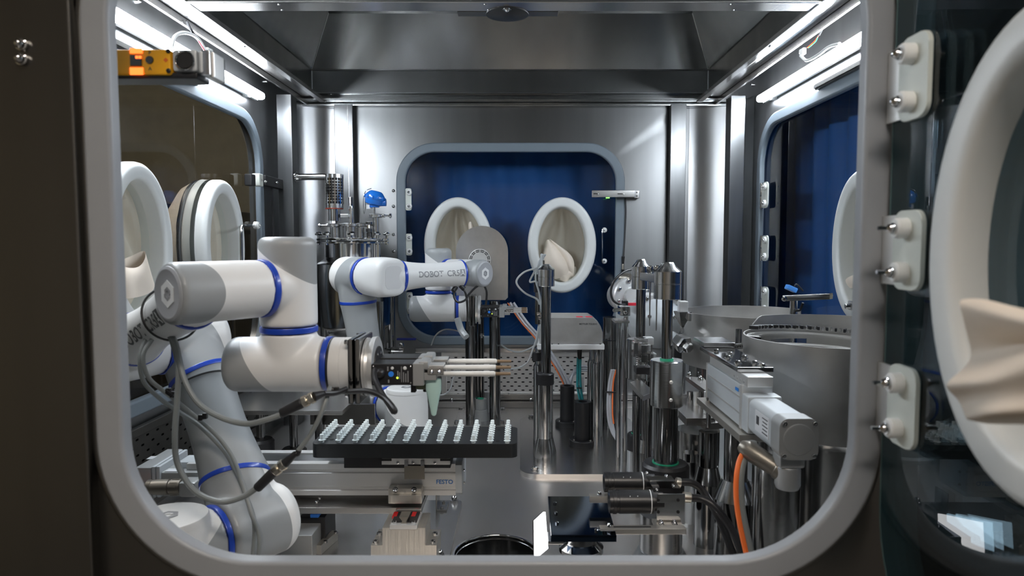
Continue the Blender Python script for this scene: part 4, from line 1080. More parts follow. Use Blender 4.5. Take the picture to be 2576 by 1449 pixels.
# pale green funnel and holder hanging under the near gripper
bm = NB(); p = TPa(.250, -.034, -.018)
lathe(bm, p, -AZ, [(0, .0125), (.018, .0125), (.030, .0095), (.058, .004), (.060, .002)], 20, sy=.5); part('nozzle', bm, GREENT, nearR)
bm = NB(); bxc(bm, TPa(.228, -.02, -.030), (.020, .014, .016), None, .005); part('nozzle_holder', bm, principled('olive_block', (.12, .14, .08), .5), nearR)
bm = NB(); bxc(bm, TPa(.236, -.01, -.040), (.012, .010, .008), None, .002); bxc(bm, TPa(.216, -.02, -.034), (.008, .014, .016), None, .001); part('sensor_block', bm, BLACK_M, nearR)

# cables and ties of the near robot
def ca(name, pts, r, mat, parent, seg=10):
    bm = NB(); tube(bm, [W(*p) for p in pts], r, seg); return part(name, bm, mat, parent)
ca('cable', [(394, 826, 1.12), (372, 845, 1.10), (352, 900, 1.08), (362, 960, 1.08), (400, 1000, 1.10), (440, 1030, 1.13), (500, 1070, 1.16), (560, 1130, 1.17), (590, 1180, 1.16), (620, 1250, 1.12), (640, 1320, 1.10), (634, 1420, 1.10)], .0036, GREYC, nearR)
ca('cable', [(400, 830, 1.11), (385, 850, 1.09), (360, 895, 1.07), (374, 950, 1.07), (420, 990, 1.09), (470, 1030, 1.13), (540, 1090, 1.16), (585, 1150, 1.15), (610, 1220, 1.12), (632, 1290, 1.10), (652, 1350, 1.09), (648, 1420, 1.09)], .0036, GREYC, nearR)
ca('cable', [(405, 828, 1.10), (430, 850, 1.07), (448, 920, 1.05), (446, 1000, 1.04), (440, 1100, 1.03), (448, 1170, 1.03), (490, 1235, 1.02), (555, 1262, 1.01), (610, 1250, 1.01), (648, 1226, 1.01)], .0044, GREYC, nearR)
ca('cable', [(412, 826, 1.09), (440, 860, 1.06), (462, 950, 1.04), (500, 1015, 1.03), (560, 1052, 1.02), (620, 1066, 1.01), (670, 1056, 1.00), (706, 1044, 1.0)], .0044, GREYC, nearR)
def plugset(p0, p1, p2, p3, p4):
    P = [W(*q) for q in (p0, p1, p2, p3, p4)]
    bm = NB(); cyl(bm, P[0], P[1], .0072, .0078, bev=.003, seg=20); part('plug', bm, RUBBER, nearR)
    bm = NB(); q = P[1] + (P[2]-P[1])*.45; cyl(bm, P[1], q, .0085, bev=.001, seg=8); cyl(bm, q, P[1]+(P[2]-P[1])*.6, .005, seg=16); cyl(bm, P[1]+(P[2]-P[1])*.6, P[2], .0085, bev=.001, seg=8); part('coupling', bm, NICKEL, nearR)
    bm = NB(); cyl(bm, P[2], P[3], .0070, .0045, bev=.001, seg=20); part('plug', bm, RUBBER, nearR)
    bm = NB(); tube(bm, [P[3], P[3].lerp(P[4], .5)+V((0, 0, -.003)), P[4]], .0042, 10); part('cable', bm, RUBBER, nearR)
plugset((706, 1040, 1.0), (762, 1012, 1.0), (790, 998, 1.0), (815, 990, 1.01), (872, 978, 1.04))
plugset((645, 1230, 1.01), (690, 1186, 1.01), (716, 1166, 1.01), (745, 1140, 1.01), (752, 1132, 1.01))
ca('cable', [(750, 1134, 1.01), (780, 1095, 1.01), (806, 1045, 1.01), (822, 1000, 1.02), (830, 975, 1.04)], .0036, GREYC, nearR)
ca('cable', [(830, 980, 1.04), (870, 985, 1.04), (925, 984, 1.03), (965, 1000, 1.02), (992, 1030, 1.0), (990, 1038, 1.0)], .0044, RUBBER, nearR)
ca('cable', [(944, 922, 1.08), (942, 950, 1.05), (958, 985, 1.03), (980, 1020, 1.01), (991, 1037, 1.0)], .0044, RUBBER, nearR)
def tie(c, n, r, r2=.0018):
    bm = NB(); x, y, n = basis(n); tube(bm, [V(c)+x*(r*math.cos(2*PI*i/24))+y*(r*math.sin(2*PI*i/24)) for i in range(25)], r2, 6, 2); part('cable_tie', bm, BLACK, nearR)
fa = (WcA-E2a).normalized(); aa = (E1a-J2a).normalized()
tie(E2a+fa*.245, fa, .0435)
tie(J2a+aa*.285, aa, .0575)
tie(J6a+V((.073, 0, -.004)), AX, .0475)
for q in ((424, 984, 1.09), (434, 992, 1.09), (408, 834, 1.09), (505, 1050, 1.13), (516, 1046, 1.13), (846, 982, 1.03)):
    bm = NB(); bxc(bm, W(*q), (.007, .007, .010), None, .001); part('tie_head', bm, BLACK, nearR)
bm = NB(); bxc(bm, W(428, 988, 1.09), (.016, .012, .006), (V((.8, 0, -.6)), V((0, 1, 0)), V((.6, 0, .8))), .001); part('tie_head', bm, BLACK, nearR)
# cables of the far robot
def cb(name, pts, r, mat): return ca(name, pts, r, mat, farR)
cb('cable', [(1147, 722, 2.22), (1142, 745, 2.21), (1152, 760, 2.21), (1170, 755, 2.22), (1180, 740, 2.23), (1198, 722, 2.23), (1214, 716, 2.24), (1224, 735, 2.26), (1222, 770, 2.29)], .0035, RUBBER)
cb('cable', [(1160, 722, 2.22), (1172, 740, 2.22), (1176, 780, 2.25), (1176, 830, 2.27)], .0035, RUBBER)
cb('plug', [(1140, 732, 2.21), (1147, 722, 2.22)], .008, RUBBER); cb('plug', [(1158, 718, 2.22), (1168, 728, 2.22)], .008, RUBBER)
cb('hose', [(1150, 800, 2.29), (1160, 830, 2.29), (1173, 848, 2.27)], .0115, TUBE)
# near J4 tool cable down to table
# ================================================================== MACHINE PARTS
def vx(px, py, d): return W(px, py, d).x
def VC(bm, px, y0, y1, d, rpx, r2px=None, seg=32, bev=0.0, z0=None, z1=None):
    """upright cylinder seen between image rows y0 (top) and y1 (bottom) at depth d, radius in image pixels"""
    ym = (y0+y1)/2; x = vx(px, ym, d); k = (vx(px+1, ym, d)-vx(px, ym, d)); r = rpx*k; r2 = (r2px if r2px is not None else rpx)*k
    zt = Zat(y0, d) if z1 is None else z1; zb = Zat(y1, d) if z0 is None else z0
    L = zt-zb
    if bev: prof = [(0, r2-bev), (bev, r2), (L-bev, r), (L, r-bev)]
    else: prof = [(0, r2), (L, r)]
    lathe(bm, (x, d, zb), AZ, prof, seg); return x, r
def vcp(name, parent, mat, *a, **k):
    bm = NB(); VC(bm, *a, **k); return part(name, bm, mat, parent)
def boxp(name, parent, mat, x0, x1, y0, y1, d0, d1, bev=.001):
    """box whose front face is seen at the pixels x0..x1, y0..y1 at depth d0"""
    a = W((x0+x1)/2, (y0+y1)/2, d0); xa = vx(x0, (y0+y1)/2, d0); xb = vx(x1, (y0+y1)/2, d0)
    bm = NB(); bx(bm, xa, xb, d0, d1, Zat(y1, d0), Zat(y0, d0), bev=bev); return part(name, bm, mat, parent)

# ------------------------------------------------------------------ linear axis under the rack
RD = 1.40
rz1, rz0 = Zat(1167, RD), Zat(1246, RD)
la = thing('linear_axis', 'long silver linear axis with blue lettering crossing below the black rack', 'linear axis', (vx(800, 1200, RD), RD, rz0))
xa, xb = vx(470, 1200, RD), vx(1146, 1200, RD)
Hh = rz1-rz0
prof = [(0, 0), (.0, .010), (.003, .012), (.003, .016), (0, .018), (0, Hh-.020), (.003, Hh-.018), (.003, Hh-.014), (0, Hh-.012), (0, Hh), (.020, Hh), (.020, Hh-.006), (.075, Hh-.006), (.075, Hh), (.095, Hh), (.095, 0)]
bm = NB(); prism(bm, prof, (xa, RD, rz0), AY, AZ, AX, xb-xa); part('profile', bm, ALU, la)
bm = NB(); bx(bm, xa, vx(870, 1160, RD), RD+.021, RD+.074, rz1-.004, rz1-.002); part('cover_strip', bm, SATIN, la)
bm = NB(); prism(bm, [(0, .006), (.006, 0), (.092, 0), (.098, .006), (.098, Hh-.002), (.092, Hh+.004), (.006, Hh+.004), (0, Hh-.002)], (xb, RD-.002, rz0), AY, AZ, AX, vx(1163, 1200, RD)-xb, bev=.002); part('end_cap', bm, GREYL, la)
for z in (.02, Hh-.02): bolt(la, V((vx(1163, 1200, RD)+.0005, RD+.02, rz0+z)), AX, .003, 'cap')
bm = NB(); text_flat(bm, 'FESTO', .0125, W(1097, 1217, RD), AX, AZ, -AY, .0004, sx=1.0); part('lettering', bm, INKB, la)
# drive unit at the left end
bm = NB(); bx(bm, vx(341, 1215, RD-.02), vx(381, 1215, RD-.02), RD-.02, RD+.11, Zat(1258, RD-.02), Zat(1177, RD-.02), bev=.001); part('drive_housing', bm, GREYP, la)
for p0, p1 in ((382, 391), (393, 403)):
    bm = NB(); bx(bm, vx(p0, 1215, RD-.02), vx(p1, 1215, RD-.02), RD-.02, RD+.10, Zat(1252, RD-.02), Zat(1174, RD-.02), bev=.002); part('flange', bm, GREYL, la)
bm = NB(); bx(bm, vx(404, 1215, RD-.015), vx(520, 1215, RD-.015), RD-.015, RD+.085, Zat(1250, RD-.015), Zat(1188, RD-.015), bev=.004); part('motor', bm, GREYP, la)
bm = NB(); bx(bm, vx(440, 1180, RD), vx(500, 1180, RD), RD+.01, RD+.06, Zat(1188, RD), Zat(1166, RD), bev=.003); part('terminal_box', bm, GREYL, la)
bm = NB(); bxc(bm, (vx(352, 1160, RD), RD+.045, Zat(1177, RD-.02)+.0006), (.013, .02, .0006)); part('type_label', bm, LABELM, la)
bm = NB(); bxc(bm, (vx(440, 1186, RD), RD-.003, Zat(1188, RD-.015)+.0006), (.03, .018, .0006)); part('type_label', bm, LABELM, la)
pa, pb = W(366, 1226, RD-.05), W(456, 1224, RD-.045)
bm = NB(); L = (pb-pa).length; lathe(bm, pa, pb-pa, [(0, .010), (.004, .0145), (.013, .0155), (.0135, .0145), (.018, .0145), (.0185, .0155), (L*.66, .0155), (L*.67, .013), (L*.72, .013), (L*.73, .0155), (L, .0155)], 28); part('connector', bm, GREYBR, la)
for k in range(9):
    an = k*2*PI/9; bm = NB(); yv = V((0, math.cos(an), math.sin(an))); bxc(bm, pa + AX*(L*.86) + yv*.0158, (L*.2, .0012, .003), (AX, yv, AX.cross(yv)), .0005); part('grip_rib', bm, GREYBR, la)
bm = NB(); bx(bm, vx(456, 1225, RD-.045), vx(500, 1225, RD-.045), RD-.06, RD-.02, Zat(1246, RD-.045), Zat(1208, RD-.045), bev=.006); part('connector_socket', bm, GREYP, la)
bm = NB(); tube(bm, [pa+V((.004, 0, -.002)), W(340, 1229, RD-.04), W(300, 1240, RD-.03), W(250, 1262, RD)], .0062, 10); part('cable', bm, GREYC, la)
bm = NB(); tube(bm, [pa+V((.004, -.003, .004)), W(340, 1219, RD-.046), W(300, 1232, RD-.036), W(250, 1254, RD)], .0022, 8); part('cable_stripe', bm, ORANGE, la)
# carriage and sensor tab
cz = rz1
rk = thing('plug_rack', 'black slab rack holding twelve columns of white plugs, carried by the linear axis', 'rack', (vx(1040, 1130, 1.34), 1.40, Zat(1152, 1.34)))
RZ = .25
fl = D(782, 1117, RZ); fr = D(1301, 1117, RZ); ybk = D(1100, 1073, RZ).y; yfr = fl.y
rzb = Zat(1152, yfr)
bm = NB(); prism(bm, rrect(fr.x-fl.x, ybk-yfr, .014, 6), ((fl.x+fr.x)/2, (ybk+yfr)/2, rzb), AX, AY, AZ, RZ-rzb, bev=.0012); part('slab', bm, RACKM, rk)
for px, py in ((834, 1105), (1252, 1109), (1256, 1081)):
    p = D(px, py, RZ+.0003); bm = NB(); lathe(bm, p, AZ, [(0, .0046), (.0004, .0046)], 20); part('screw_hole', bm, DARK, rk)
bm = NB(); bx(bm, vx(865, 1160, yfr+.03), vx(1133, 1160, yfr+.03), yfr+.03, yfr+.10, rz1+.001, rzb-.0005, bev=.001); part('carriage', bm, BLACK_M, rk)  # carriage bulk, coloured black to hold the dark reflection under the slab
cyf = yfr+.024
bm = NB(); bx(bm, vx(960, 1160, cyf), vx(1132, 1160, cyf), cyf, cyf+.006, Zat(1169, cyf), Zat(1153, cyf), bev=.0006); part('carriage_plate', bm, ALU_LT, rk)
for x0, x1 in ((958, 985), (1107, 1134)):
    boxp('slot', rk, BLACK, x0, x1, 1154, 1160, cyf-.0008, cyf, .0003)
for px in (1001, 1022, 1039, 1062, 1094): bolt(rk, W(px, 1163, cyf), -AY, .0030, 'cap')
boxp('sensor_tab', rk, GREYBR, 1017, 1068, 1172, 1206, cyf-.004, cyf-.0028, .0005)
for x0, x1 in ((1017, 1026), (1058, 1067)): boxp('tab_ear', rk, SATIN, x0, x1, 1158, 1173, cyf-.004, cyf-.0028, .0004)
# plugs: 12 columns x 8 rows
ORD = ['first', 'second', 'third', 'fourth', 'fifth', 'sixth', 'seventh', 'eighth', 'ninth', 'tenth', 'eleventh', 'twelfth']
A0, A1 = D(810, 1112, RZ), D(1276, 1114, RZ); B0, B1 = D(844.5, 1074, RZ), D(1278.5, 1075.5, RZ)
bm = NB(); lathe(bm, (0, 0, 0), AZ, [(0, .0043), (.0038, .0043), (.0040, .0066), (.0046, .0069), (.0054, .0066), (.0058, .0043)], 20); finish(bm)
me_f = bpy.data.meshes.new('flange'); bm.to_mesh(me_f); bm.free(); me_f.materials.append(PLUGM)
bm = NB(); lathe(bm, (0, 0, .0056), AZ, [(0, .0041), (.0100, .0040), (.0108, .0034), (.0108, .0020), (.0096, .0018)], 16); finish(bm)
me_s = bpy.data.meshes.new('stem'); bm.to_mesh(me_s); bm.free(); me_s.materials.append(PLUGM)
for j in range(8):
    for i in range(12):
        s, q = i/11, j/7
        p = (A0.lerp(A1, s)).lerp(B0.lerp(B1, s), q); p.z = RZ
        row = 'front row' if j == 0 else ('rear row' if j == 7 else ORD[j] + ' row from the front')
        colm = 'leftmost column' if i == 0 else ('rightmost column' if i == 11 else ORD[i] + ' column from left')
        e = bpy.data.objects.new('plastic_plug', me_f); link(e); e.location = p; e.rotation_euler = (0, 0, random.uniform(0, 6))
        e['label'] = 'white plastic plug in the black rack, %s, %s' % (colm, row); e['category'] = 'plug'; e['group'] = 'white plugs standing in the black rack'
        if j in (0, 7) or True:
            c = bpy.data.objects.new('stem', me_s); link(c); c.parent = e
# clamp foot, mounting plate
mp = thing('mounting_plate', 'thick steel mounting plate under the linear axis with a clamp foot', 'plate', (vx(900, 1285, 1.37), 1.42, Zat(1292, 1.37)))
pz1, pz0 = Zat(1277, 1.37), Zat(1293, 1.37)
xr1 = vx(1060, 1285, 1.37)
bm = NB(); bx(bm, vx(560, 1285, 1.37), xr1, 1.37, 1.52, pz0, pz1, bev=.001); part('plate', bm, STEEL_PLATE, mp)
bm = NB(); bx(bm, vx(560, 1285, 1.37), xr1, 1.45, 1.50, pz1+.001, rz0-.001, bev=.001); part('spacer', bm, STEEL_PLATE, mp)
for px, py in ((805, 1255), (797, 1265)): bolt(mp, D(px, py, pz1+.006), AZ, .004, 'cap')
boxp('clamp_foot', mp, ALU_MILL, 976, 1061, 1246, 1268, 1.362, 1.399, .002)
boxp('clamp_foot', mp, ALU_MILL, 976, 1061, 1229, 1247, 1.372, 1.399, .003)
for px in (995, 1042):
    bolt(mp, W(px, 1234, 1.371), V((0, -.6, .8)), .0055, 'cap')
# base plate and fixture block
bp = thing('base_plate', 'low steel base plate with dome nuts on the deck below the linear axis', 'plate', (vx(900, 1330, 1.45), 1.45, 0))
q1 = D(1163, 1258, .012); 
bm = NB(); prism(bm, rrect(.62, .42, .012, 5), (q1.x-.31, q1.y-.21, 0), AX, AY, AZ, .012, bev=.001); part('plate', bm, STEEL_PLATE, bp)
for px, py in ((1143, 1262), (1107, 1400)): bolt(bp, D(px, py, .012), AZ, .010, 'dome')
fb = thing('fixture_block', 'milled aluminium stepped block bolted to the base plate at the front centre', 'block', (vx(1015, 1380, 1.30), 1.33, .012))
d = 1.30
def PO(pts, d, zmin=None):
    return [(vx(px, py, d), max(Zat(py, d), zmin) if zmin is not None else Zat(py, d)) for px, py in pts]
o = PO([(933, 1440), (933, 1372), (962, 1372), (962, 1328), (980, 1328), (980, 1332), (1050, 1332), (1050, 1328), (1070, 1328), (1070, 1372), (1098, 1372), (1098, 1440)], d, .0125)
bm = NB(); prism(bm, o, (0, d, 0), AX, AZ, AY, .075); part('block', bm, ALU_MILL, fb)
boxp('cap_plate', fb, ALU_LT, 980, 1049, 1321, 1332, 1.298, 1.365, .001)
boxp('dark_insert', fb, BLACK_M, 985, 1048, 1312, 1322, 1.310, 1.36, .001)
bm = NB(); prism(bm, PO([(1004, 1322), (1012, 1312), (1004, 1301), (1028, 1301), (1021, 1312), (1028, 1322)], 1.306), (0, 1.306, 0), AX, AZ, AY, .03); part('brass_coupling', bm, GREYBR, fb)
for px in (993, 1040): boxp('red_buffer', fb, REDG, px-7, px+5, 1299, 1307, 1.335, 1.36, .001)
for px, py in ((945, 1366), (955, 1345), (1088, 1366), (1094, 1346)): bolt(fb, D(px, py, Zat(1372, d)), AZ, .0055, 'cap')
for px in (993, 1040): bolt(fb, D(px, 1316, Zat(1321, 1.298)), AZ, .004, 'cap')
bm = NB(); a = D(1096, 1287, .012); t = thing('angle_bracket', 'small steel angle bracket standing on the base plate under the axis end', 'bracket', (a.x, a.y, .012))
bx(bm, a.x, a.x+.004, a.y, a.y+.05, .012, .06, bev=.001); bx(bm, a.x, a.x+.026, a.y, a.y+.05, .012, .017, bev=.001); part('angle', bm, SATIN, t)
for px, py in ((1116, 1265), (1112, 1279)): bolt(t, D(px, py, .017), AZ, .004, 'cap')
# small device with blue cap left of the fixture
t = thing('drive_controller', 'dark controller box with a blue cap beside the near robot base', 'controller', tuple(D(800, 1400, .012)))
c = D(800, 1400, .012)
bm = NB(); bx(bm, c.x-.07, c.x-.005, c.y-.02, c.y+.10, .0125, .065, bev=.002); part('housing', bm, GREYP, t)
bm = NB(); bx(bm, c.x-.05, c.x+.004, c.y+.04, c.y+.12, .0125, .078, bev=.002); part('dark_module', bm, BLACK_M, t)
bm = NB(); bx(bm, c.x-.026, c.x-.008, c.y+.035, c.y+.06, .078, .086, bev=.002); part('blue_cap', bm, BLUEE, t)
t = thing('stop_block', 'small milled stop block with two screws on the deck at front left', 'block', tuple(D(808, 1395, .012)))
c = D(812, 1392, .012); bm = NB(); bxc(bm, c+V((0, .03, .010)), (.014, .075, .02), (V((.97, -.2, 0)), V((.2, .97, 0)), AZ), .001); part('bar', bm, ALU_MILL, t)
for k in (.006, .052): bolt(t, c+V((.003+k*.2, k, .020)), AZ, .0045, 'cap')

# ------------------------------------------------------------------ shelf table and feet at the left
tz = D(700, 1034, .20).z; TZ = .205
f0 = D(560, 1031, TZ); f1 = D(861, 1033, TZ); bk = min(2.08, D(861, 955, TZ).y)
t = thing('steel_shelf', 'dark polished steel shelf on posts behind the near robot', 'shelf', (vx(720, 1030, f1.y), (f1.y+bk)/2, 0))
bm = NB(); bx(bm, X_L+.04, f1.x, f1.y, bk, TZ-.012, TZ, bev=.001); part('shelf_top', bm, STEEL_PLATE, t)
bm = NB(); bx(bm, D(735, 1040, TZ).x, f1.x+.06, f1.y+.12, f1.y+.13, TZ-.07, TZ-.012); part('apron', bm, STEEL_EXT, t)
for px, d in ((655, f1.y+.06), (802, f1.y+.10), (738, f1.y+.16)):
    x = vx(px, 1060, d); bm = NB(); cyl(bm, (x, d, .01), (x, d, TZ-.012), .0115, seg=20); part('post', bm, CHROME_DK, t)
    bm = NB(); lathe(bm, (x, d, 0), AZ, [(0, .036), (.105 if px < 700 else .05, .036), (.112 if px < 700 else .056, .030), (.112 if px < 700 else .056, .016)], 28); part('post_foot', bm, BLACK_M, t)
for px, py in ((633, 983), (643, 979), (757, 980), (840, 985)): bolt(t, D(px, py, TZ), AZ, .006, 'hex')

# ------------------------------------------------------------------ reactor vessel at the back left
vd = 2.44; vxx = vx(888, 605, vd); rv = thing('reactor_vessel', 'stainless vessel with clamped lid, mesh filter and blue sensor head behind the back robot', 'vessel', (vxx, vd, 0))
zl = Zat(603, vd)
K = (vx(889, 600, vd) - vx(888, 600, vd))
bm = NB(); lathe(bm, (vxx, vd, zl), AZ, [(-.003, .088*1.42), (0, .126), (.004, .126), (.006, .122), (.008, .10)], 64); part('lid_flange', bm, CHROME, rv)
bm = NB(); lathe(bm, (vxx, vd, zl-.014), AZ, [(0, .118), (.001, .126), (.006, .126), (.008, .118)], 64); part('body_flange', bm, CHROME, rv)
bm = NB(); lathe(bm, (vxx, vd, zl-.066), AZ, [(0, .094), (.004, .097), (.053, .097)], 56); part('neck', bm, CHROME, rv)
bm = NB(); lathe(bm, (vxx, vd, .30), AZ, [(0, .03), (.03, .10), (.06, .128), (.18, .132), (.24, .132), (zl-.066-.30-.02, .128), (zl-.066-.30, .098)], 56); part('vessel_body', bm, STEEL_GLV, rv)
bm = NB(); lathe(bm, (vxx, vd, .12), AZ, [(0, .012), (.20, .012)], 20); part('drain_pipe', bm, CHROME_DK, rv)
for k in range(8):
    an = k*PI/4 + .2; p = V((vxx+.118*math.cos(an), vd+.118*math.sin(an), zl+.002))
    bm = NB(); cyl(bm, p-AZ*.020, p+AZ*.016, .0045, seg=10); lathe(bm, p+AZ*.012, AZ, [(0, .006), (.002, .013), (.007, .014), (.009, .010), (.013, .008), (.014, 0)], 8); part('knob_bolt', bm, CHROME, rv)
def leg(px, d): 
    x = vx(px, 850, d); bm = NB(); cyl(bm, (x, d, 0), (x, d, .45), .014, seg=20); part('leg', bm, STEEL_GLV, rv)
leg(817, 2.36); leg(957, 2.34); leg(985, 2.52)
def vpipe(name, px, y0, y1, rpx, mat=CHROME, dd=0, r2=None): return vcp(name, rv, mat, px, y0, y1, vd+dd, rpx, r2, seg=28)
# nozzles on the lid
for px, y0, y1, rp in ((843, 572, 600, 13), (881, 570, 600, 19), (907, 572, 600, 11), (946, 548, 600, 8.5), (930, 585, 600, 7)): vpipe('nozzle', px, y0, y1, rp, TURNED, -.02)
def clamp(px, py, rpx, dd=-.02, ang=0):
    p = W(px, py, vd+dd); r = rpx*K
    bm = NB(); lathe(bm, p-AZ*.006, AZ, [(0, r*.92), (.002, r*1.08), (.010, r*1.08), (.012, r*.92)], 28); part('clamp_ring', bm, SATIN, rv)
    bm = NB(); a = p + V((r*1.1*math.cos(ang), -r*1.1*abs(math.sin(ang))-.002, 0)); bxc(bm, a, (.012, .010, .012), None, .002); cyl(bm, a+V((.002, -.004, 0)), a+V((math.cos(ang)*.022, -.004, 0)), .0035, seg=10); lathe(bm, a+V((math.cos(ang)*.020, -.004, 0)), V((math.cos(ang), 0, 0)), [(0, .005), (.003, .008), (.008, .008), (.010, .004)], 8); part('clamp_wing_nut', bm, CHROME, rv)
clamp(840, 567, 15, ang=PI); clamp(881, 566, 22, -.022, 0); clamp(909, 566, 13, ang=0); clamp(946, 543, 17, ang=0)
# mesh filter
fx = W(841, 470, vd-.02); fr_ = 22*K
bm = NB(); VC(bm, 841, 525, 556, vd-.02, 15); part('filter_neck', bm, CHROME, rv)
bm = NB(); lathe(bm, W(841, 558, vd-.02), AZ, [(-.006, .009), (0, .012), (.004, .009)], 6); part('filter_nut', bm, CHROME, rv)
bm = NB(); VC(bm, 841, 513, 524, vd-.02, 22.2); part('filter_base', bm, TURNED, rv)
bm = NB(); VC(bm, 841, 524, 526, vd-.02, 22); part('red_seal', bm, principled('red_seal', (.30, .03, .01), .5), rv)
bm = NB(); VC(bm, 841, 439, 449, vd-.02, 22.6); part('filter_cap', bm, TURNED, rv)
z0, z1 = Zat(513, vd-.02), Zat(449, vd-.02)
bm = NB(); lathe(bm, (fx.x, vd-.02, z0), AZ, [(0, fr_*.86), (z1-z0, fr_*.86)], 24); part('filter_core', bm, BLACK_M, rv)
for k in range(20):
    an = 2*PI*k/20; p = V((fx.x+fr_*.97*math.cos(an), vd-.02+fr_*.97*math.sin(an), 0)); rad = V((math.cos(an), math.sin(an), 0))
    bm = NB(); bxc(bm, p+AZ*((z0+z1)/2), (.002, .0042, z1-z0), (rad, AZ.cross(rad), AZ)); part('mesh_bar', bm, CHROME, rv)
for k in range(1, 9):
    z = z0 + (z1-z0)*k/9; bm = NB(); lathe(bm, (fx.x, vd-.02, z-.0022), AZ, [(0, fr_*.93), (0, fr_), (.0044, fr_), (.0044, fr_*.93)], 32, cap=False); part('mesh_band', bm, CHROME, rv)
# barbed hose nozzle with thin pipe
bm = NB(); p = W(884, 565, vd-.02); lathe(bm, p, AZ, [(0, .0105), (.056, .0085), (.066, .0075)] + [q for i in range(5) for q in ((.067+.006*i, .0085), (.072+.006*i, .0065))], 20); part('hose_nozzle', bm, CHROME, rv)
bm = NB(); p = W(878, 500, vd-.02); cyl(bm, p, (p.x, p.y, Zat(265, vd)), .0022, seg=10); part('thin_pipe', bm, SATIN, rv)
bm = NB(); a = W(857, 543, vd-.03); b = W(877, 543, vd-.03); bx(bm, a.x, b.x, vd-.035, vd-.02, a.z-.006, a.z+.006, bev=.001); part('link_bar', bm, SATIN, rv)
# blue sensor head
p = W(940, 522, vd-.03)
bm = NB(); cyl(bm, W(942, 545, vd-.03), W(942, 522, vd-.03), .0035, seg=12); part('sensor_stem', bm, CHROME, rv)
bm = NB(); lathe(bm, p, AZ, [(0, .019), (.004, .020), (.016, .019), (.018, .017)], 6); part('sensor_neck', bm, BLUEP, rv)
ax_ = V((.22, 0, .97)).normalized(); pc = W(941, 508, vd-.03)
bm = NB(); lathe(bm, pc-ax_*.012, ax_, [(0, .022), (.004, .030), (.016, .034), (.020, .034)], 36); part('sensor_body', bm, BLUEP, rv)
bm = NB(); lathe(bm, pc+ax_*.0085, ax_, [(0, .035), (.002, .036), (.010, .036), (.018, .031), (.026, .024), (.030, .018), (.031, 0)], 36); 
part('sensor_cap', bm, BLUEP, rv)
for k in range(12):
    an = 2*PI*k/12; x_, y_, _ = basis(ax_); bm = NB(); bxc(bm, pc+ax_*.015 + x_*(.035*math.cos(an)) + y_*(.035*math.sin(an)), (.007, .004, .012), (x_*math.cos(an)+y_*math.sin(an), (x_*-math.sin(an)+y_*math.cos(an)), ax_), .001); part('cap_rib', bm, BLUEP, rv)
bm = NB(); cyl(bm, pc+V((.026, 0, -.002)), pc+V((.042, 0, -.002)), .013, seg=20); part('cable_entry', bm, BLUEP, rv)
bm = NB(); tube(bm, [W(934, 474, vd-.03), W(921, 480, vd-.04), W(915, 495, vd-.05), W(914, 520, vd-.05), W(916, 538, vd-.04), W(919, 520, vd-.045), W(918, 505, vd-.04)], .0012, 6); part('chain', bm, CHROME_DK, rv)
bm = NB(); lathe(bm, W(929, 524, vd-.035), AZ, [(-.002, .010), (.012, .010)], 16); part('white_tag', bm, LABELM, rv)
bm = NB(); lathe(bm, W(928, 580, vd-.04), AZ, [(-.02, .008), (-.008, .008), (-.006, .011), (.006, .011), (.008, .007), (.02, .006), (.022, .012), (.030, .012), (.032, .006)], 8); part('relief_valve', bm, CHROME, rv)
# blue lever valve, sensor pipes below the vessel
t = thing('lever_valve', 'small valve with a dark blue lever handle low behind the back robot', 'valve', tuple(W(1000, 880, 2.5)))
bm = NB(); a = W(998, 853, 2.48); b = W(1047, 853, 2.48); bxc(bm, (a+b)/2, ((b-a).length, .016, .008), None, .003); part('lever', bm, NAVY, t)
bm = NB(); cyl(bm, W(985, 880, 2.5), W(1014, 880, 2.5), .009, seg=16); part('valve_body', bm, CHROME, t)
bm = NB(); lathe(bm, W(1010, 862, 2.49), -AZ, [(0, .006), (.01, .010), (.02, .010)], 8); part('valve_stem', bm, CHROME, t)
bm = NB(); cyl(bm, W(974, 862, 2.5), W(974, 876, 2.5), .006, seg=12); cyl(bm, W(985, 880, 2.5), W(960, 880, 2.52), .008, seg=12); part('side_pipe', bm, CHROME, t)
t = thing('wall_bracket_pipe', 'short polished pipe stub on a round flange holding the mesh filter', 'pipe', tuple(W(790, 445, vd-.02)))
a = W(746, 445, vd-.02); b = W(820, 445, vd-.02)
bm = NB(); cyl(bm, a, b, .0115, seg=24); part('pipe', bm, CHROME, t)
bm = NB(); lathe(bm, a-AX*.003, AX, [(0, .020), (.003, .020), (.004, .014), (.012, .0125)], 28); part('flange', bm, CHROME, t)

# ------------------------------------------------------------------ arched plate on chrome poles
ad = 2.45
t = thing('arched_plate_stand', 'arched polished steel plate with slotted disc on two chrome poles', 'stand', (vx(1213, 900, ad), ad, 0))
x0, x1 = vx(1147, 660, ad), vx(1278, 660, ad); xm = (x0+x1)/2; R_ = (x1-x0)/2; zt = Zat(568, ad); zb = Zat(755, ad)
o = [(x0, zb+.01), (x0+.01, zb), (x1-.01, zb), (x1, zb+.01)] + [(xm+R_*math.cos(a), zt-R_+R_*math.sin(a)) for a in [PI*i/24 for i in range(25)]]
bm = NB(); prism(bm, o, (0, ad+.012, 0), AX, AZ, -AY, .012, bev=.0015); part('arched_plate', bm, STEEL_ARCH, t)
cc = W(1207, 654, ad-.002)
bm = NB(); lathe(bm, cc, -AY, [(0, .040), (.0015, .040), (.002, .036), (.001, .035), (.001, 0)], 40); part('disc', bm, ALU_LT, t)
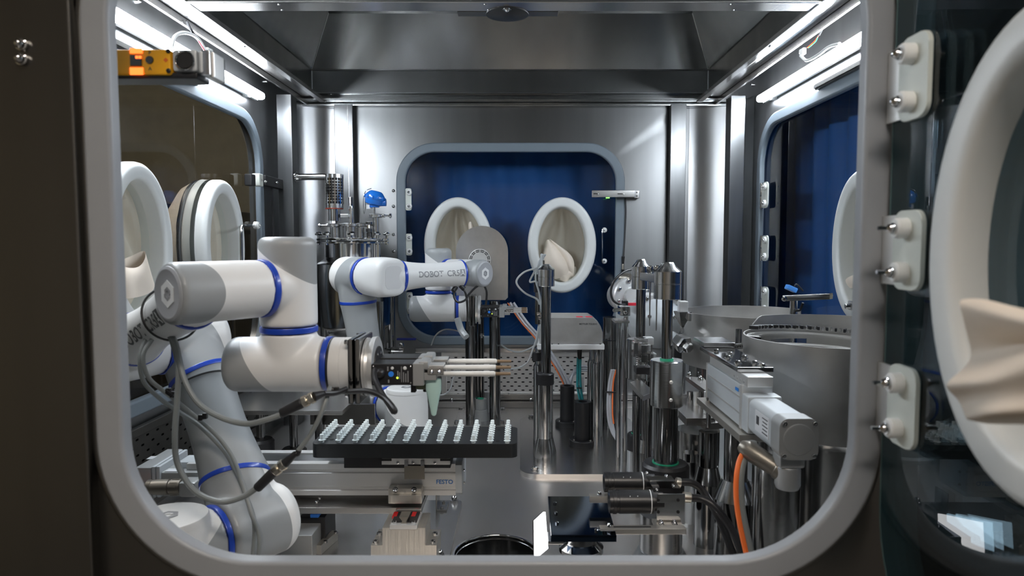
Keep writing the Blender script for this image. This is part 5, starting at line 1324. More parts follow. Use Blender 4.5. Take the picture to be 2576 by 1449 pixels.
for r0 in (.0365, .031):
    for k in range(12):
        a0 = 2*PI*k/12+.04; a1 = a0 + .40
        bm = NB(); q = [bm.verts.new(cc + V(((r0+dr)*math.cos(a0+(a1-a0)*i/5), -.0023, (r0+dr)*math.sin(a0+(a1-a0)*i/5)))) for dr, rng in ((0, range(6)), (-.0028, range(5, -1, -1))) for i in rng]
        bm.faces.new(q); part('vent_slot', bm, DARK, t)
def pole(px, y0, ybase, d, rpx, mat=CHROME_DK, par=None): return vcp('pole', par or t, mat, px, y0, ybase, d, rpx, z0=.01)
pole(1187, 757, 1070, ad-.01, 16); pole(1245, 757, 1070, ad-.01, 14)
pole(1210, 780, 1030, ad+.05, 8)
vcp('piston', t, GREYP, 1210, 1003, 1065, ad-.02, 14, z0=.012)
vcp('piston', t, GREYP, 1226, 985, 1030, ad+.10, 11, z0=.012)
vcp('seal', t, GREEN, 1209, 1001, 1003, ad-.02, 8)
vcp('piston_collar', t, GREYP, 1211, 1030, 1060, ad-.022, 16, 19)
bx0 = D(1140, 1071, .014)
bm = NB(); bx(bm, vx(1140, 1070, bx0.y), vx(1274, 1070, bx0.y), bx0.y, bx0.y+.20, 0, .014, bev=.001); part('base_plate', bm, STEEL_PLATE, t)
for px, py in ((1149, 1063), (1263, 1063), (1160, 1030), (1264, 1031)): bolt(t, D(px, py, .014), AZ, .008, 'hex')
vcp('connector', t, CHROME, 1212, 838, 850, ad-.03, 5); bm = NB(); cyl(bm, W(1208, 843, ad-.03), W(1218, 843, ad-.03), .006, seg=12); part('connector', bm, CHROME, t)

# ------------------------------------------------------------------ raised plate at centre right
PT = .013; c0 = D(1308, 1193, PT); c1 = D(1310, 1047, PT)
t = thing('raised_plate', 'thick raised steel plate with rounded corners on the deck right of centre', 'plate', (.2, 2.1, 0))
bm = NB(); prism(bm, rrect(.40, c1.y-c0.y, .05, 8), (c0.x+.20, (c0.y+c1.y)/2, 0), AX, AY, AZ, PT, bev=.001); part('plate', bm, STEEL_PLATE, t)
for px, py in ((1346, 1182), (1336, 1050)): bolt(t, D(px, py, PT), AZ, .009, 'hex')
# ------------------------------------------------------------------ capping heads on columns
def head_post(t, px, d, ytop, yhb, rh, rt, ycol, rc, facets=True, cone=.26):
    """nut-like head on a rod; returns nothing"""
    ym = ytop + (yhb-ytop)*cone
    k = vx(px+1, ytop, d)-vx(px, ytop, d)
    x = vx(px, (ytop+yhb)/2, d)
    z0, z1, z2 = Zat(yhb, d), Zat(ym, d), Zat(ytop, d); r = rh*k
    s = .55
    bm = NB(); lathe(bm, (x, d, z0), AZ, [(0, r*.97), (.001, r), ((z1-z0)*s, r), ((z1-z0)*s+.0005, r*.975), ((z1-z0)*s+.0018, r*.975), ((z1-z0)*s+.0022, r), (z1-z0, r)], 40); part('head', bm, TURNED, t)
    bm = NB(); lathe(bm, (x, d, z1), AZ, [(0, r), (.001, r), ((z2-z1)*.55, r*.62), (z2-z1, r*.42), (z2-z1, 0)], 8); part('head_cone', bm, TURNED, t)
    for a_ in (-1, 1):
        pass
    bm = NB(); cyl(bm, (x, d, Zat(ycol, d)-.01), (x, d, z0), rt*k, seg=28); part('rod', bm, CHROME_DK, t)
    return x, k
p1d = 1.975
t = thing('capping_column', 'tall steel column with nut-shaped head in front of the weighing cell, loose clear tubes beside', 'column', (vx(1370, 1150, p1d), p1d, PT))
x, k = head_post(t, 1374, p1d, 664, 720, 21, 12.5, 945, 20)
x = vx(1371, 1000, p1d); 
bm = NB(); lathe(bm, (x, p1d, Zat(966, p1d)), AZ, [(0, .026), (.030, .026), (.033, .023), (.034, .014)], 40); part('black_collar', bm, BLACK_M, t)
bm = NB(); lathe(bm, (x, p1d, Zat(940, p1d)-.001), AZ, [(0, .016), (.004, .0155)], 28); part('green_seal', bm, GREEN, t)
bm = NB(); lathe(bm, (x, p1d, Zat(1100, p1d)), AZ, [(0, .0235), (Zat(966, p1d)-Zat(1100, p1d), .0235)], 40); part('column', bm, CHROME, t)
bm = NB(); lathe(bm, (x, p1d, PT), AZ, [(0, .0335), (Zat(1135, p1d)-PT, .0335), (Zat(1100, p1d)-PT, .024)], 40); part('foot', bm, TURNED, t)
for px, y0, y1, rp, mat in ((1352, 690, 735, 9, BLACK_M), (1353, 735, 815, 7, CHROME_DK)): vcp('guide_rod', t, mat, px, y0, y1, p1d+.04, rp)
boxp('clamp_block', t, CHROME, 1350, 1368, 786, 792, p1d+.02, p1d+.05); boxp('clamp_block', t, CHROME, 1354, 1368, 796, 804, p1d+.02, p1d+.05)
vcp('guide_rod', t, CHROME_DK, 1367, 655, 668, p1d, 2.5)
t2 = thing('clear_tubing', 'loose clear tubes looping beside the capping column', 'tubing', tuple(W(1350, 900, 1.99)))
for nm, pts in (('tube_loop', [(1362, 668, 1.99), (1362, 640, 1.99), (1366, 652, 2.0), (1352, 672, 2.0), (1320, 684, 2.0), (1301, 702, 2.0), (1302, 718, 2.0), (1322, 738, 2.0), (1350, 752, 2.0), (1358, 766, 2.0)]),
                ('tube_loop', [(1368, 640, 2.0), (1358, 655, 2.01), (1346, 680, 2.01), (1333, 708, 2.01), (1346, 708, 2.0), (1354, 712, 2.0)]),
                ('tube_run', [(1362, 645, 2.0), (1350, 678, 2.0), (1348, 705, 2.0), (1356, 735, 2.0), (1358, 760, 2.01), (1356, 810, 2.02), (1350, 850, 2.03), (1340, 880, 2.05), (1328, 910, 2.08), (1305, 925, 2.12), (1270, 930, 2.2)]),
                ('tube_run', [(1372, 640, 2.01), (1356, 668, 2.02), (1352, 700, 2.01), (1358, 745, 2.02), (1360, 790, 2.03), (1354, 840, 2.05), (1346, 868, 2.1), (1310, 885, 2.2), (1280, 880, 2.35), (1262, 868, 2.45)])):
    bm = NB(); tube(bm, [W(*q) for q in pts], .0028, 8); part(nm, bm, TUBE, t2)
t2 = thing('clear_tubing', 'thin clear tube arching from behind the gripper down to the deck', 'tubing', tuple(W(1120, 850, 2.42)))
bm = NB(); tube(bm, [W(*q) for q in ((1085, 868, 2.5), (1095, 845, 2.46), (1115, 830, 2.44), (1140, 830, 2.42), (1160, 837, 2.42), (1166, 850, 2.42))], .0026, 8); part('tube_run', bm, TUBE, t2)
bm = NB(); tube(bm, [W(*q) for q in ((1160, 925, 2.42), (1140, 950, 2.42), (1134, 975, 2.42), (1122, 990, 2.42), (1105, 994, 2.42), (1092, 990, 2.42))], .0026, 8); part('tube_run', bm, TUBE, t2)
t2 = thing('striped_hose', 'grey hoses with an orange stripe running diagonally down to a black cable stub', 'hose', tuple(W(1370, 900, 2.4)))
for off, m, r in ((0, TUBEG, .0065), (9, TUBEG, .0060), (-5, ORANGE, .0022)):
    dz = 0 if m != ORANGE else -.008
    bm = NB(); tube(bm, [W(px+off, py, dd+dz) for px, py, dd in ((1282, 762, 2.50), (1315, 810, 2.50), (1350, 850, 2.48), (1385, 900, 2.44), (1410, 940, 2.42), (1424, 972, 2.41), (1428, 1000, 2.405))], r, 8); part('hose' if m != ORANGE else 'orange_stripe', bm, m, t2)
for k in range(3):
    bm = NB(); tube(bm, [W(px, py, dd) for px, py, dd in ((1428+3*k, 990, 2.41), (1432+3*k, 955-2*k, 2.42), (1450, 938-6*k, 2.44), (1475, 932-5*k, 2.46), (1492, 945-4*k, 2.47))], .0045, 8); part('hose', bm, TUBEG, t2)
# ------------------------------------------------------------------ weighing cell
wd_ = 2.10
t = thing('weighing_cell', 'boxy metal weighing cell with lettering on a white plate and chrome posts', 'scale', (vx(1440, 870, wd_), wd_, PT))
xa, xb = vx(1384, 830, wd_), vx(1516, 830, wd_); z0, z1 = Zat(865, wd_), Zat(800, wd_)
xa2 = vx(1358, 830, wd_)
o = [(xa2, z0), (xb, z0), (xb, z0+(z1-z0)*.45), (xb-.006, z0+(z1-z0)*.68), (xb-.016, z0+(z1-z0)*.88), (xb-.032, z1), (xa2, z1)]
bm = NB(); prism(bm, o, (0, wd_, 0), AX, AZ, AY, .16, bev=0); part('housing', bm, principled('cast_housing', (.50, .50, .49), .42, .7, mottle=.10, mscale=20), t)
zp0, zp1 = Zat(880, wd_-.01), Zat(867, wd_-.01)
bm = NB(); bx(bm, vx(1352, 870, wd_-.01), vx(1521, 870, wd_-.01), wd_-.01, wd_+.20, zp0, zp1, bev=.002); part('white_plate', bm, principled('white_plate2', (.72, .72, .71), .35), t)
bm = NB(); text_flat(bm, 'METTLER TOLEDO', .0072, W(1457, 817, wd_), AX, AZ, -AY, .0005, sx=.92); part('lettering', bm, INK, t)
for px in (1389, 1405, 1510): bolt(t, W(px, 867, wd_-.006)+V((0, 0, .001)), AZ, .003, 'cap')
for x_, dz in ((1452, 0), (1476, 0)):
    p = W(x_, 800, wd_); bm = NB(); bx(bm, p.x, p.x+.020, wd_+.02, wd_+.05, z1+.0002, z1+.0006); part('red_print', bm, PINK, t)
def wpost(px, d, yc):
    k = vx(px+1, 900, d)-vx(px, 900, d); x = vx(px, 1000, d)
    bm = NB(); lathe(bm, (x, d, PT), AZ, [(0, 13.5*k), (Zat(yc+6, d)-PT, 13.5*k), (Zat(yc-4, d)-PT, 9*k), (zp0-PT, 9*k)], 32); part('post', bm, CHROME, t)
wpost(1502, 2.11, 910); wpost(1355, 2.13, 915); wpost(1490, 2.28, 905)
vcp('black_sleeve', t, BLACK_M, 1350, 886, 907, 2.125, 12)
vcp('cable_gland', t, BLACK, 1458, 878, 903, 2.16, 6.5, 5)
bm = NB()
t3 = thing('teal_cables', 'pair of teal cables dropping from the weighing cell into a black tube', 'cable', tuple(W(1457, 950, 2.16)))
for o_ in (-3, 3):
    bm = NB(); tube(bm, [W(1457+o_, 900, 2.16), W(1456+o_, 940, 2.16), W(1457+o_*1.3, 975, 2.16), W(1463+o_, 1010, 2.16), W(1465+o_, 1030, 2.16)], .0042, 8); part('cable', bm, TEAL, t3)
bm = NB(); a = W(1457, 977, 2.155); lathe(bm, a, AZ, [(0, .008), (.003, .008)], 14); part('cable_tie', bm, BLACK, t3)
bm = NB(); p = W(1466, 968, 2.17); bxc(bm, p, (.008, .003, .05), (V((.98, .2, 0)), V((-.2, .98, 0)), AZ)); part('white_tag', bm, LABELM, t3)
def stub(px, y0, y1, d, rt, rf, yf0, label):
    t = thing('cable_stub', label, 'cable tube', (vx(px, y1, d), d, 0))
    x = vx(px, (y0+y1)/2, d); k = vx(px+1, y1, d)-vx(px, y1, d); zb = PT
    bm = NB(); lathe(bm, (x, d, zb), AZ, [(0, rt*k), (Zat(y0, d)-zb, rt*k), (Zat(y0, d)-zb, rt*k*.55), (Zat(y0, d)-zb-.03, rt*k*.5)], 32); part('tube', bm, BLACK_M, t)
    bm = NB(); lathe(bm, (x, d, zb), AZ, [(0, rf*k), (.016, rf*k), (.018, rf*k-.002), (.018, rt*k)], 40); part('flange', bm, BLACK_M, t)
    for k_ in range(4):
        an = PI/4 + k_*PI/2 - .15; bolt(t, (x+rf*k*.82*math.cos(an), d+rf*k*.82*math.sin(an), zb+.018), AZ, .0045, 'cap')
stub(1427, 970, 1050, 2.36, 18, 30, 1045, 'black cable tube on a bolted flange, farther of the two under the weighing cell')
stub(1466, 1010, 1100, 2.13, 21, 34, 1090, 'black cable tube on a bolted flange, nearer of the two with teal cables')

# tall dark steel cylinder behind the rods
t = thing('steel_canister', 'tall dark steel canister standing behind the thin rods', 'canister', (vx(1540, 1000, 2.32), 2.32, 0))
vcp('body', t, STEEL_GLV, 1538, 855, 1010, 2.32, 23, z0=PT+.0003, seg=40); vcp('upper_section', t, STEEL_GLV, 1538, 797, 853, 2.32, 23, seg=40)
# thin rods with a clamp
t = thing('rod_stand', 'pair of thin polished rods with a clamp block and cross pin', 'stand', (vx(1556, 1180, 1.92), 1.92, 0))
vcp('rod', t, CHROME, 1556, 812, 1180, 1.93, 7, z0=PT+.0003); vcp('rod', t, CHROME, 1573, 795, 1170, 1.96, 6, z0=PT+.0003)
boxp('rod_foot', t, SATIN, 1541, 1566, 1178, 1192, 1.915, 1.95, .001)
boxp('clamp_block', t, CHROME, 1561, 1586, 772, 795, 1.93, 1.99, .002); bolt(t, W(1573, 786, 1.93), -AY, .005, 'cap')
bm = NB(); a = W(1541, 781, 1.95); b = W(1563, 779, 1.95); lathe(bm, a, b-a, [(0, .002), (.002, .0055), ((b-a).length, .0055)], 16); part('cross_pin', bm, CHROME, t)
boxp('top_plate', t, STEEL_PLATE, 1547, 1584, 807, 813, 1.92, 1.99, .001)
t2 = thing('striped_cable', 'grey and orange cables hanging beside the thin rods', 'cable', tuple(W(1540, 1000, 2.0)))
for off, m, r in ((0, TUBEG, .006), (-6, TUBEG, .005), (3, ORANGE, .0022)):
    bm = NB(); tube(bm, [W(1546+off, 930, 2.0), W(1540+off, 960, 2.0), W(1536+off, 1000, 1.99), W(1537+off, 1050, 1.98), W(1543+off*.5, 1085, 1.97), W(1552, 1105, 1.96)] if m != ORANGE else [W(1550, 930, 1.99), W(1543, 960, 1.99), W(1541, 1000, 1.98), W(1541, 1040, 1.97), W(1544, 1066, 1.965)], r, 8); part('hose' if m != ORANGE else 'orange_stripe', bm, m, t2)
bm = NB(); bxc(bm, W(1537, 986, 1.985), (.03, .012, .003), None, .001); part('cable_tie', bm, BLACK, t2)

# ------------------------------------------------------------------ filling stations R2 (far) and R1 (near)
def station(label, px, d, yt, yhb, rh, rt, yc, rcyl, ycb, rlow, yg, rdisc, ydb, pxl, low):
    t = thing('filling_station', label, 'filling station', (vx(pxl, 1200, d), d, 0))
    x, k = head_post(t, px, d, yt, yhb, rh, rt, yc, rcyl)
    xl = vx(pxl, (yc+ycb)/2, d)
    bm = NB(); lathe(bm, (x, d, Zat(yc, d)-.002), AZ, [(0, rt*k*1.3), (.005, rt*k*1.25)], 28); part('green_seal', bm, GREEN, t)
    bm = NB(); lathe(bm, (xl, d, Zat(ycb, d)), AZ, [(0, rcyl*k-.002), (.002, rcyl*k), (Zat(yc, d)-Zat(ycb, d)-.002, rcyl*k), (Zat(yc, d)-Zat(ycb, d), rcyl*k-.002)], 40); part('cylinder', bm, TURNED, t)
    for yy in (.42, .8): bolt(t, V((xl+rcyl*k*.05, d-rcyl*k, Zat(yc+(ycb-yc)*yy, d))), -AY, .004, 'button', ALU_LT)
    bm = NB(); cyl(bm, (xl, d, Zat(yg, d)-.005), (xl, d, Zat(ycb, d)), rlow*k, seg=36); part('lower_column', bm, CHROME_DK, t)
    bm = NB(); lathe(bm, (xl, d, Zat(yg, d)-.001), AZ, [(0, rlow*k*1.13), (.003, rlow*k*1.12)], 36); part('green_seal', bm, GREEN, t)
    bm = NB(); lathe(bm, (xl, d, Zat(ydb, d)), AZ, [(0, rdisc*k), (Zat(yg, d)-Zat(ydb, d)-.006, rdisc*k), (Zat(yg, d)-Zat(ydb, d), rdisc*k*.9), (Zat(yg, d)-Zat(ydb, d), rlow*k)], 44); part('black_disc', bm, BLACK_M, t)
    return t, xl, k
tr2, xr2, k2 = station('filling station with nut-shaped head, the farther one beside the cast pump', 1613, 1.80, 652, 727, 24, 12, 852, 33, 952, 16, 1090, 29, 1130, 1608, 0)
bm = NB(); bx(bm, xr2-.024, xr2+.020, 1.785, 1.815, 0, Zat(1128, 1.80), bev=.001); part('support', bm, GREYL, tr2)
vcp('side_post', tr2, CHROME_DK, 1624, 952, 1105, 1.76, 11); vcp('side_cone', tr2, TURNED, 1620, 1105, 1135, 1.76, 12, 22); vcp('side_base', tr2, CHROME_DK, 1620, 1135, 1250, 1.76, 22, z0=0)
tr1, xr1_, k1 = station('largest filling station with nut-shaped head and green seals, right of centre', 1680, 1.42, 660, 752, 35, 13.5, 905, 42, 1020, 30, 1163, 60, 1205, 1677, 0)
vcp('base_drum', tr1, SATIN, 1662, 1290, 1395, 1.30, 53, seg=44)
vcp('base_cone', tr1, principled('cone_grey', (.42, .45, .47), .35, .8), 1662, 1380, 1440, 1.30, 56, 92, seg=48, z0=0)
# black body below disc
vcp('black_body', tr1, BLACK_M, 1668, 1200, 1300, 1.42, 52, seg=40)
# filling needles and needle arm between both heads
t = thing('needle_holder', 'clamped needle holder with two thin filling needles between the two station heads', 'holder', tuple(W(1640, 700, 1.62)))
bm = NB(); a = W(1618, 695, 1.74); b = W(1662, 702, 1.55); bxc(bm, (a+b)/2, ((b-a).length, .018, .020), ((b-a).normalized(), AZ.cross((b-a).normalized()), AZ), .002); part('arm', bm, SATIN, t)
for px, dd, y1 in ((1635, 1.66, 820), (1652, 1.60, 832)):
    x = vx(px, 750, dd); bm = NB(); lathe(bm, (x, dd, Zat(y1, dd)), AZ, [(0, .0008), (.006, .0016), (.05, .0016), (.09, .0022), (Zat(700, dd)-Zat(y1, dd), .0032)], 12); part('needle', bm, CHROME, t)
    bm = NB(); lathe(bm, (x, dd, Zat(686, dd)-.01), AZ, [(0, .005), (.018, .010), (.026, .008), (.028, .003)], 20); part('needle_hub', bm, CHROME, t)
# clamps/gripper small mechanisms between the stations
t = thing('clamp_mechanism', 'cluster of small steel clamp blocks and springs between the stations', 'clamp', tuple(W(1620, 960, 1.62)))
for x0, x1, y0, y1, d0, m in ((1594, 1616, 862, 900, 1.62, CHROME), (1612, 1638, 868, 890, 1.60, CHROME), (1622, 1645, 850, 868, 1.66, ALU_LT), (1600, 1630, 852, 862, 1.64, SATIN), (1613, 1632, 892, 912, 1.60, CHROME_DK), (1636, 1652, 890, 912, 1.58, CHROME)):
    boxp('clamp_block', t, m, x0, x1, y0, y1, d0, d0+.03, .0015)
for px in (1605, 1625):
    bm = NB(); z0 = Zat(925, 1.61); x = vx(px, 910, 1.61); tube(bm, [V((x+.0045*math.cos(i*PI/3), 1.61+.0045*math.sin(i*PI/3), z0+.0008*i)) for i in range(36)], .0009, 5, 2); part('spring', bm, CHROME, t)
boxp('guide_block', t, BLACK_M, 1601, 1640, 925, 942, 1.60, 1.64, .001)
zS = Zat(985, 1.6); bm = NB(); prism(bm, [(D(px, py, zS).x, D(px, py, zS).y) for px, py in ((1583, 960), (1612, 955), (1646, 985), (1618, 996))], (0, 0, zS-.012), AX, AY, AZ, .012, bev=.001); part('shelf_plate', bm, SATIN, t)
for px in (1636,): boxp('pin_block', t, CHROME, px-8, px+6, 943, 960, 1.585, 1.60, .001)
vcp('post', t, CHROME_DK, 1600, 995, 1400, 1.64, 9, z0=0); vcp('post', t, CHROME_DK, 1630, 995, 1400, 1.62, 9, z0=0)

# ------------------------------------------------------------------ cast pump (far right of centre)
pdp = 2.12
t = thing('cast_pump', 'rounded grey cast pump with bolted flange behind the filling stations', 'pump', (vx(1640, 900, pdp), pdp, 0))
n_ = V((.35, -.93, -.12)).normalized(); c = W(1640, 805, pdp)
bm = NB(); lathe(bm, c-n_*.12, n_, [(0, .060), (.01, .068), (.06, .070), (.08, .074), (.10, .082), (.14, .084), (.18, .076), (.21, .055), (.225, .035)], 48); part('pump_body', bm, GREYL, t)
c2 = W(1590, 745, pdp+.02); n2 = V((.25, -.96, .05)).normalized()
bm = NB(); lathe(bm, c2-n2*.03, n2, [(0, .058), (.004, .062), (.03, .062), (.034, .058), (.036, .03), (.05, .028), (.05, 0)], 48); part('flange_disc', bm, ALU, t)
x_, y_, _ = basis(n2)
for k in range(8): bolt(t, c2 + n2*.006 + x_*(.050*math.cos(k*PI/4+.3)) + y_*(.050*math.sin(k*PI/4+.3)), n2, .0055, 'cap')
bm = NB(); lathe(bm, c2-n2*.10, n2, [(0, .045), (.07, .052)], 32); part('rear_body', bm, GREYP, t)
c3 = W(1660, 752, pdp-.03)
bm = NB(); bxc(bm, c3, (.12, .05, .035), None, .006); part('top_flange', bm, ALU, t)
for dx in (-.045, .045): bolt(t, c3+V((dx, -.026, .002)), -AY, .006, 'cap')
for px, py in ((1633, 796), (1696, 797)): bolt(t, W(px, py, pdp-.095), n_, .006, 'cap')
boxp('red_mark', t, PINK, 1580, 1603, 762, 769, pdp-.06, pdp-.05, .001)
boxp('switch', t, BLACK_M, 1567, 1580, 757, 772, pdp-.07, pdp-.04, .001)
bm = NB(); cyl(bm, W(1563, 700, pdp+.05), W(1590, 704, pdp+.02), .016, seg=24, bev=.002); cyl(bm, W(1572, 701, pdp+.04), W(1584, 703, pdp+.03), .019, seg=16); part('cable_gland', bm, GREYBR, t)
bm = NB(); tube(bm, [W(*q) for q in ((1600, 676, 2.05), (1572, 683, 2.02), (1548, 703, 2.0), (1537, 730, 2.0), (1542, 755, 2.0), (1560, 766, 2.02), (1572, 766, 2.04))], .0035, 10); part('cable', bm, RUBBER, t)
bm = NB(); bx(bm, vx(1600, 850, pdp), vx(1690, 850, pdp), pdp-.04, pdp+.06, .0133, Zat(860, pdp), bev=.004); part('pedestal', bm, GREYP, t)
# outlet with hex block and hopper
c4 = W(1718, 862, 1.86)
bm = NB(); cyl(bm, W(1690, 850, 1.97), W(1730, 872, 1.87), .020, .014, seg=24); part('outlet_pipe', bm, GREYL, t)
bm = NB(); a = W(1718, 865, 1.86); lathe(bm, a, V((.45, -.8, -.35)), [(-.024, .020), (.0, .025), (.010, .025), (.014, .014), (.028, .014), (.030, .011)], 6); part('hex_block', bm, CHROME, t)
bm = NB(); a = W(1716, 838, 1.86); lathe(bm, a, AZ, [(0, .004), (.01, .006), (.014, .004), (.022, .007), (.045, .020), (.060, .026)], 4, up=(.6, 1, 0)); part('hopper', bm, SATIN, t)
boxp('hopper_bracket', t, ALU_LT, 1710, 1732, 758, 790, 1.86, 1.89, .003); boxp('hopper_bracket', t, SATIN, 1732, 1740, 788, 808, 1.84, 1.88, .002)
# ------------------------------------------------------------------ vibratory bowls
def bowl(label, cx, cy, r, zt, zb, gap, flare=0.012):
    t = thing('feeder_bowl', label, 'bowl', (cx, cy, zb))
    n = 96; a0, a1 = gap
    bm = NB(); ro = []; 
    for i in range(n+1):
        a = math.radians(a0 + (a1-a0)*i/n); s = i/n
        ztt = zt + .012*math.sin(s*PI)*0 - .030*max(0, s-.80)/.20
        ro.append((a, ztt))
    def pt(a, rr, z): return (cx+rr*math.cos(a), cy+rr*math.sin(a), z)
    O = [[bm.verts.new(pt(a, r, zb)), bm.verts.new(pt(a, r, z)), bm.verts.new(pt(a, r-.003, z)), bm.verts.new(pt(a, r-.003, zb))] for a, z in ro]
    for A, B in zip(O, O[1:]):
        for k in range(3): bm.faces.new((A[k], B[k], B[k+1], A[k+1]))
    bm.faces.new(O[0]); bm.faces.new(list(reversed(O[-1])))
    part('wall', bm, BOWL, t)
    bm = NB(); lathe(bm, (cx, cy, zb), AZ, [(0, r-.004), (.02, r-.004), (.03, r-.05), (.035, 0)], 64); part('bowl_floor', bm, BOWL, t)
    return t, pt
b1c = W(1885, 790, 1.95)
zt1, zb1 = Zat(790, 1.95)+.008, Zat(915, 1.93)
bt1, _ = bowl('large satin steel feeder bowl at the back right, plain rim', b1c.x+.0, 1.95, .187, zt1, zb1, (20, 380))
bm = NB(); lathe(bm, (b1c.x, 1.95, zb1-.004), AZ, [(0, .170), (.004, .170)], 64); part('black_gap', bm, BLACK, bt1)
bm = NB(); lathe(bm, (b1c.x, 1.95, zb1-.054), AZ, [(0, .166), (.05, .166)], 64); part('drive_drum', bm, STEEL_GLV, bt1)
for k in range(7):
    an = math.radians(200+k*18); bolt(bt1, (b1c.x+.166*math.cos(an), 1.95+.166*math.sin(an), zb1-.02), V((math.cos(an), math.sin(an), 0)), .004, 'cap')
bm = NB(); lathe(bm, (b1c.x, 1.95, 0), AZ, [(0, .12), (zb1-.06, .12)], 48); part('drive_base', bm, GREYL, bt1)
b2 = V((.665, 1.44, 0)); zt2 = Zat(846, 1.44); zb2 = Zat(1128, 1.26)
bt2, pt2 = bowl('nearest large feeder bowl with spiral track, cut by the frame at right', b2.x, b2.y, .183, zt2, zb2, (114, 114+330))
# inner spiral track and raised lip
bm = NB()
for s0, s1, rr, zz, w_ in ((40, 175, .150, zt2-.020, .026), (20, 150, .118, zt2-.045, .022)):
    m = 40; prev = None
    for i in range(m+1):
        a = math.radians(s0+(s1-s0)*i/m); z = zz + .018*i/m
        q = [bm.verts.new((b2.x+rho*math.cos(a), b2.y+rho*math.sin(a), z+dz)) for rho, dz in ((rr+w_, 0), (rr, -.002), (rr, -.006), (rr+w_, -.004))]
        if prev:
            for k in range(4): bm.faces.new((prev[k], q[k], q[(k+1) % 4], prev[(k+1) % 4]))
        prev = q
part('spiral_track', bm, BOWL, bt2)
bm = NB(); m = 30; prev = None
for i in range(m+1):
    a = math.radians(20+115*i/m); e = min(1, min(i, m-i)/2.5)
    q = [bm.verts.new((b2.x+rho*math.cos(a), b2.y+rho*math.sin(a), z)) for rho, z in ((.184, zt2-.03), (.184, zt2+.010+.018*e), (.181, zt2+.010+.018*e), (.181, zt2-.03))]
    if prev:
        for k in range(4): bm.faces.new((prev[k], q[k], q[(k+1) % 4], prev[(k+1) % 4]))
    prev = q
part('raised_lip', bm, BOWL, bt2)
for i in range(34):
    a = math.radians(40+3.4*i); p = V((b2.x+.163*math.cos(a), b2.y+.163*math.sin(a), zt2-.008+.018*(i/34)))
    bm = NB(); bxc(bm, p, (.020, .005, .008), (V((math.cos(a), math.sin(a), 0)), V((-math.sin(a), math.cos(a), 0)), AZ), .001); part('track_pocket', bm, BLACK_M if i % 2 else SATIN, bt2)
bm = NB(); lathe(bm, (b2.x, b2.y, zb2-.003), AZ, [(0, .165), (.003, .165)], 64); part('black_gap', bm, BLACK, bt2)
bm = NB(); lathe(bm, (b2.x, b2.y, 0), AZ, [(0, .150), (zb2-.02, .150), (zb2-.003, .160)], 64); part('drive_base', bm, STEEL_GLV, bt2)
# feeder track with pin between the bowls
t = thing('feeder_track', 'short slotted feeder track with an upright pin between the two bowls', 'track', tuple(W(1850, 880, 1.62)))
a = W(1818, 876, 1.64); b = W(1895, 866, 1.60); dr = (b-a).normalized(); sd_ = AZ.cross(dr)
for o_ in (-.008, .008):
    bm = NB(); bxc(bm, (a+b)/2+sd_*o_, ((b-a).length, .004, .014), (dr, sd_, AZ), .0008); part('side_rail', bm, SATIN, t)
for i in range(12): 
    bm = NB(); bxc(bm, a+dr*(.004+.006*i)-sd_*.0105+AZ*.0, (.003, .002, .004), (dr, sd_, AZ)); part('slot', bm, BLACK, t)
vcp('upright_pin', t, CHROME_DK, 1858, 828, 872, 1.62, 7.5)
bm = NB(); p = W(1860, 890, 1.62); cyl(bm, p-AZ*.0, (p.x, p.y, .0), .02, seg=20); part('support', bm, CHROME_DK, t)
# blue level sensor on an arm over the back bowl
t = thing('level_sensor', 'small blue sensor on a dark arm and post beside the back bowl', 'sensor', tuple(W(2000, 760, 1.68)))
bm = NB(); a = W(1972, 750, 1.70); b = W(2092, 745, 1.62); bxc(bm, (a+b)/2, ((b-a).length, .020, .015), ((b-a).normalized(), AZ.cross((b-a).normalized()), AZ), .002); part('arm', bm, CHROME_DK, t)
for px, py in ((1972, 752), (2087, 743)): bolt(t, W(px, py, 1.64 if px > 2000 else 1.69), -AY, .006, 'cap')
bm = NB(); c = W(1990, 726, 1.68); bxc(bm, c, (.026, .020, .012), (V((.9, 0, -.4)).normalized(), AY, V((.4, 0, .9)).normalized()), .002); part('blue_head', bm, principled('sensor_blue', (.08, .30, .80), .35), t)
bm = NB(); tube(bm, [c+V((.008, 0, .006)), c+V((.014, 0, .010)), c+V((.030, 0, -.006))], .002, 8); part('sensor_cable', bm, RUBBER, t)
x = vx(1996, 800, 1.70); bm = NB(); cyl(bm, (x, 1.70, 0), (x, 1.70, Zat(755, 1.70)), .0095, seg=24); part('post', bm, CHROME, t)
bm = NB(); tube(bm, [W(2020, 762, 1.68), W(2012, 780, 1.69), W(1998, 786, 1.685), W(2002, 830, 1.70), W(2000, 880, 1.70)], .003, 8); part('cable', bm, RUBBER, t)
t = thing('clamp_bar', 'short steel clamp bar with a screw in front of the right glove port', 'clamp', tuple(W(2150, 770, 1.40)))
bm = NB(); a = W(2140, 759, 1.40); bxc(bm, a+V((.035, 0, -.008)), (.07, .03, .020), None, .003); part('bar', bm, SATIN, t)
bm = NB(); cyl(bm, W(2126, 771, 1.40), W(2142, 770, 1.40), .0055, seg=16, bev=.001); part('screw', bm, CHROME, t)
bm = NB(); cyl(bm, a+V((.06, 0, -.008)), (X_R-.002, a.y, a.z-.008), .007, seg=16); part('support_rod', bm, CHROME, t)

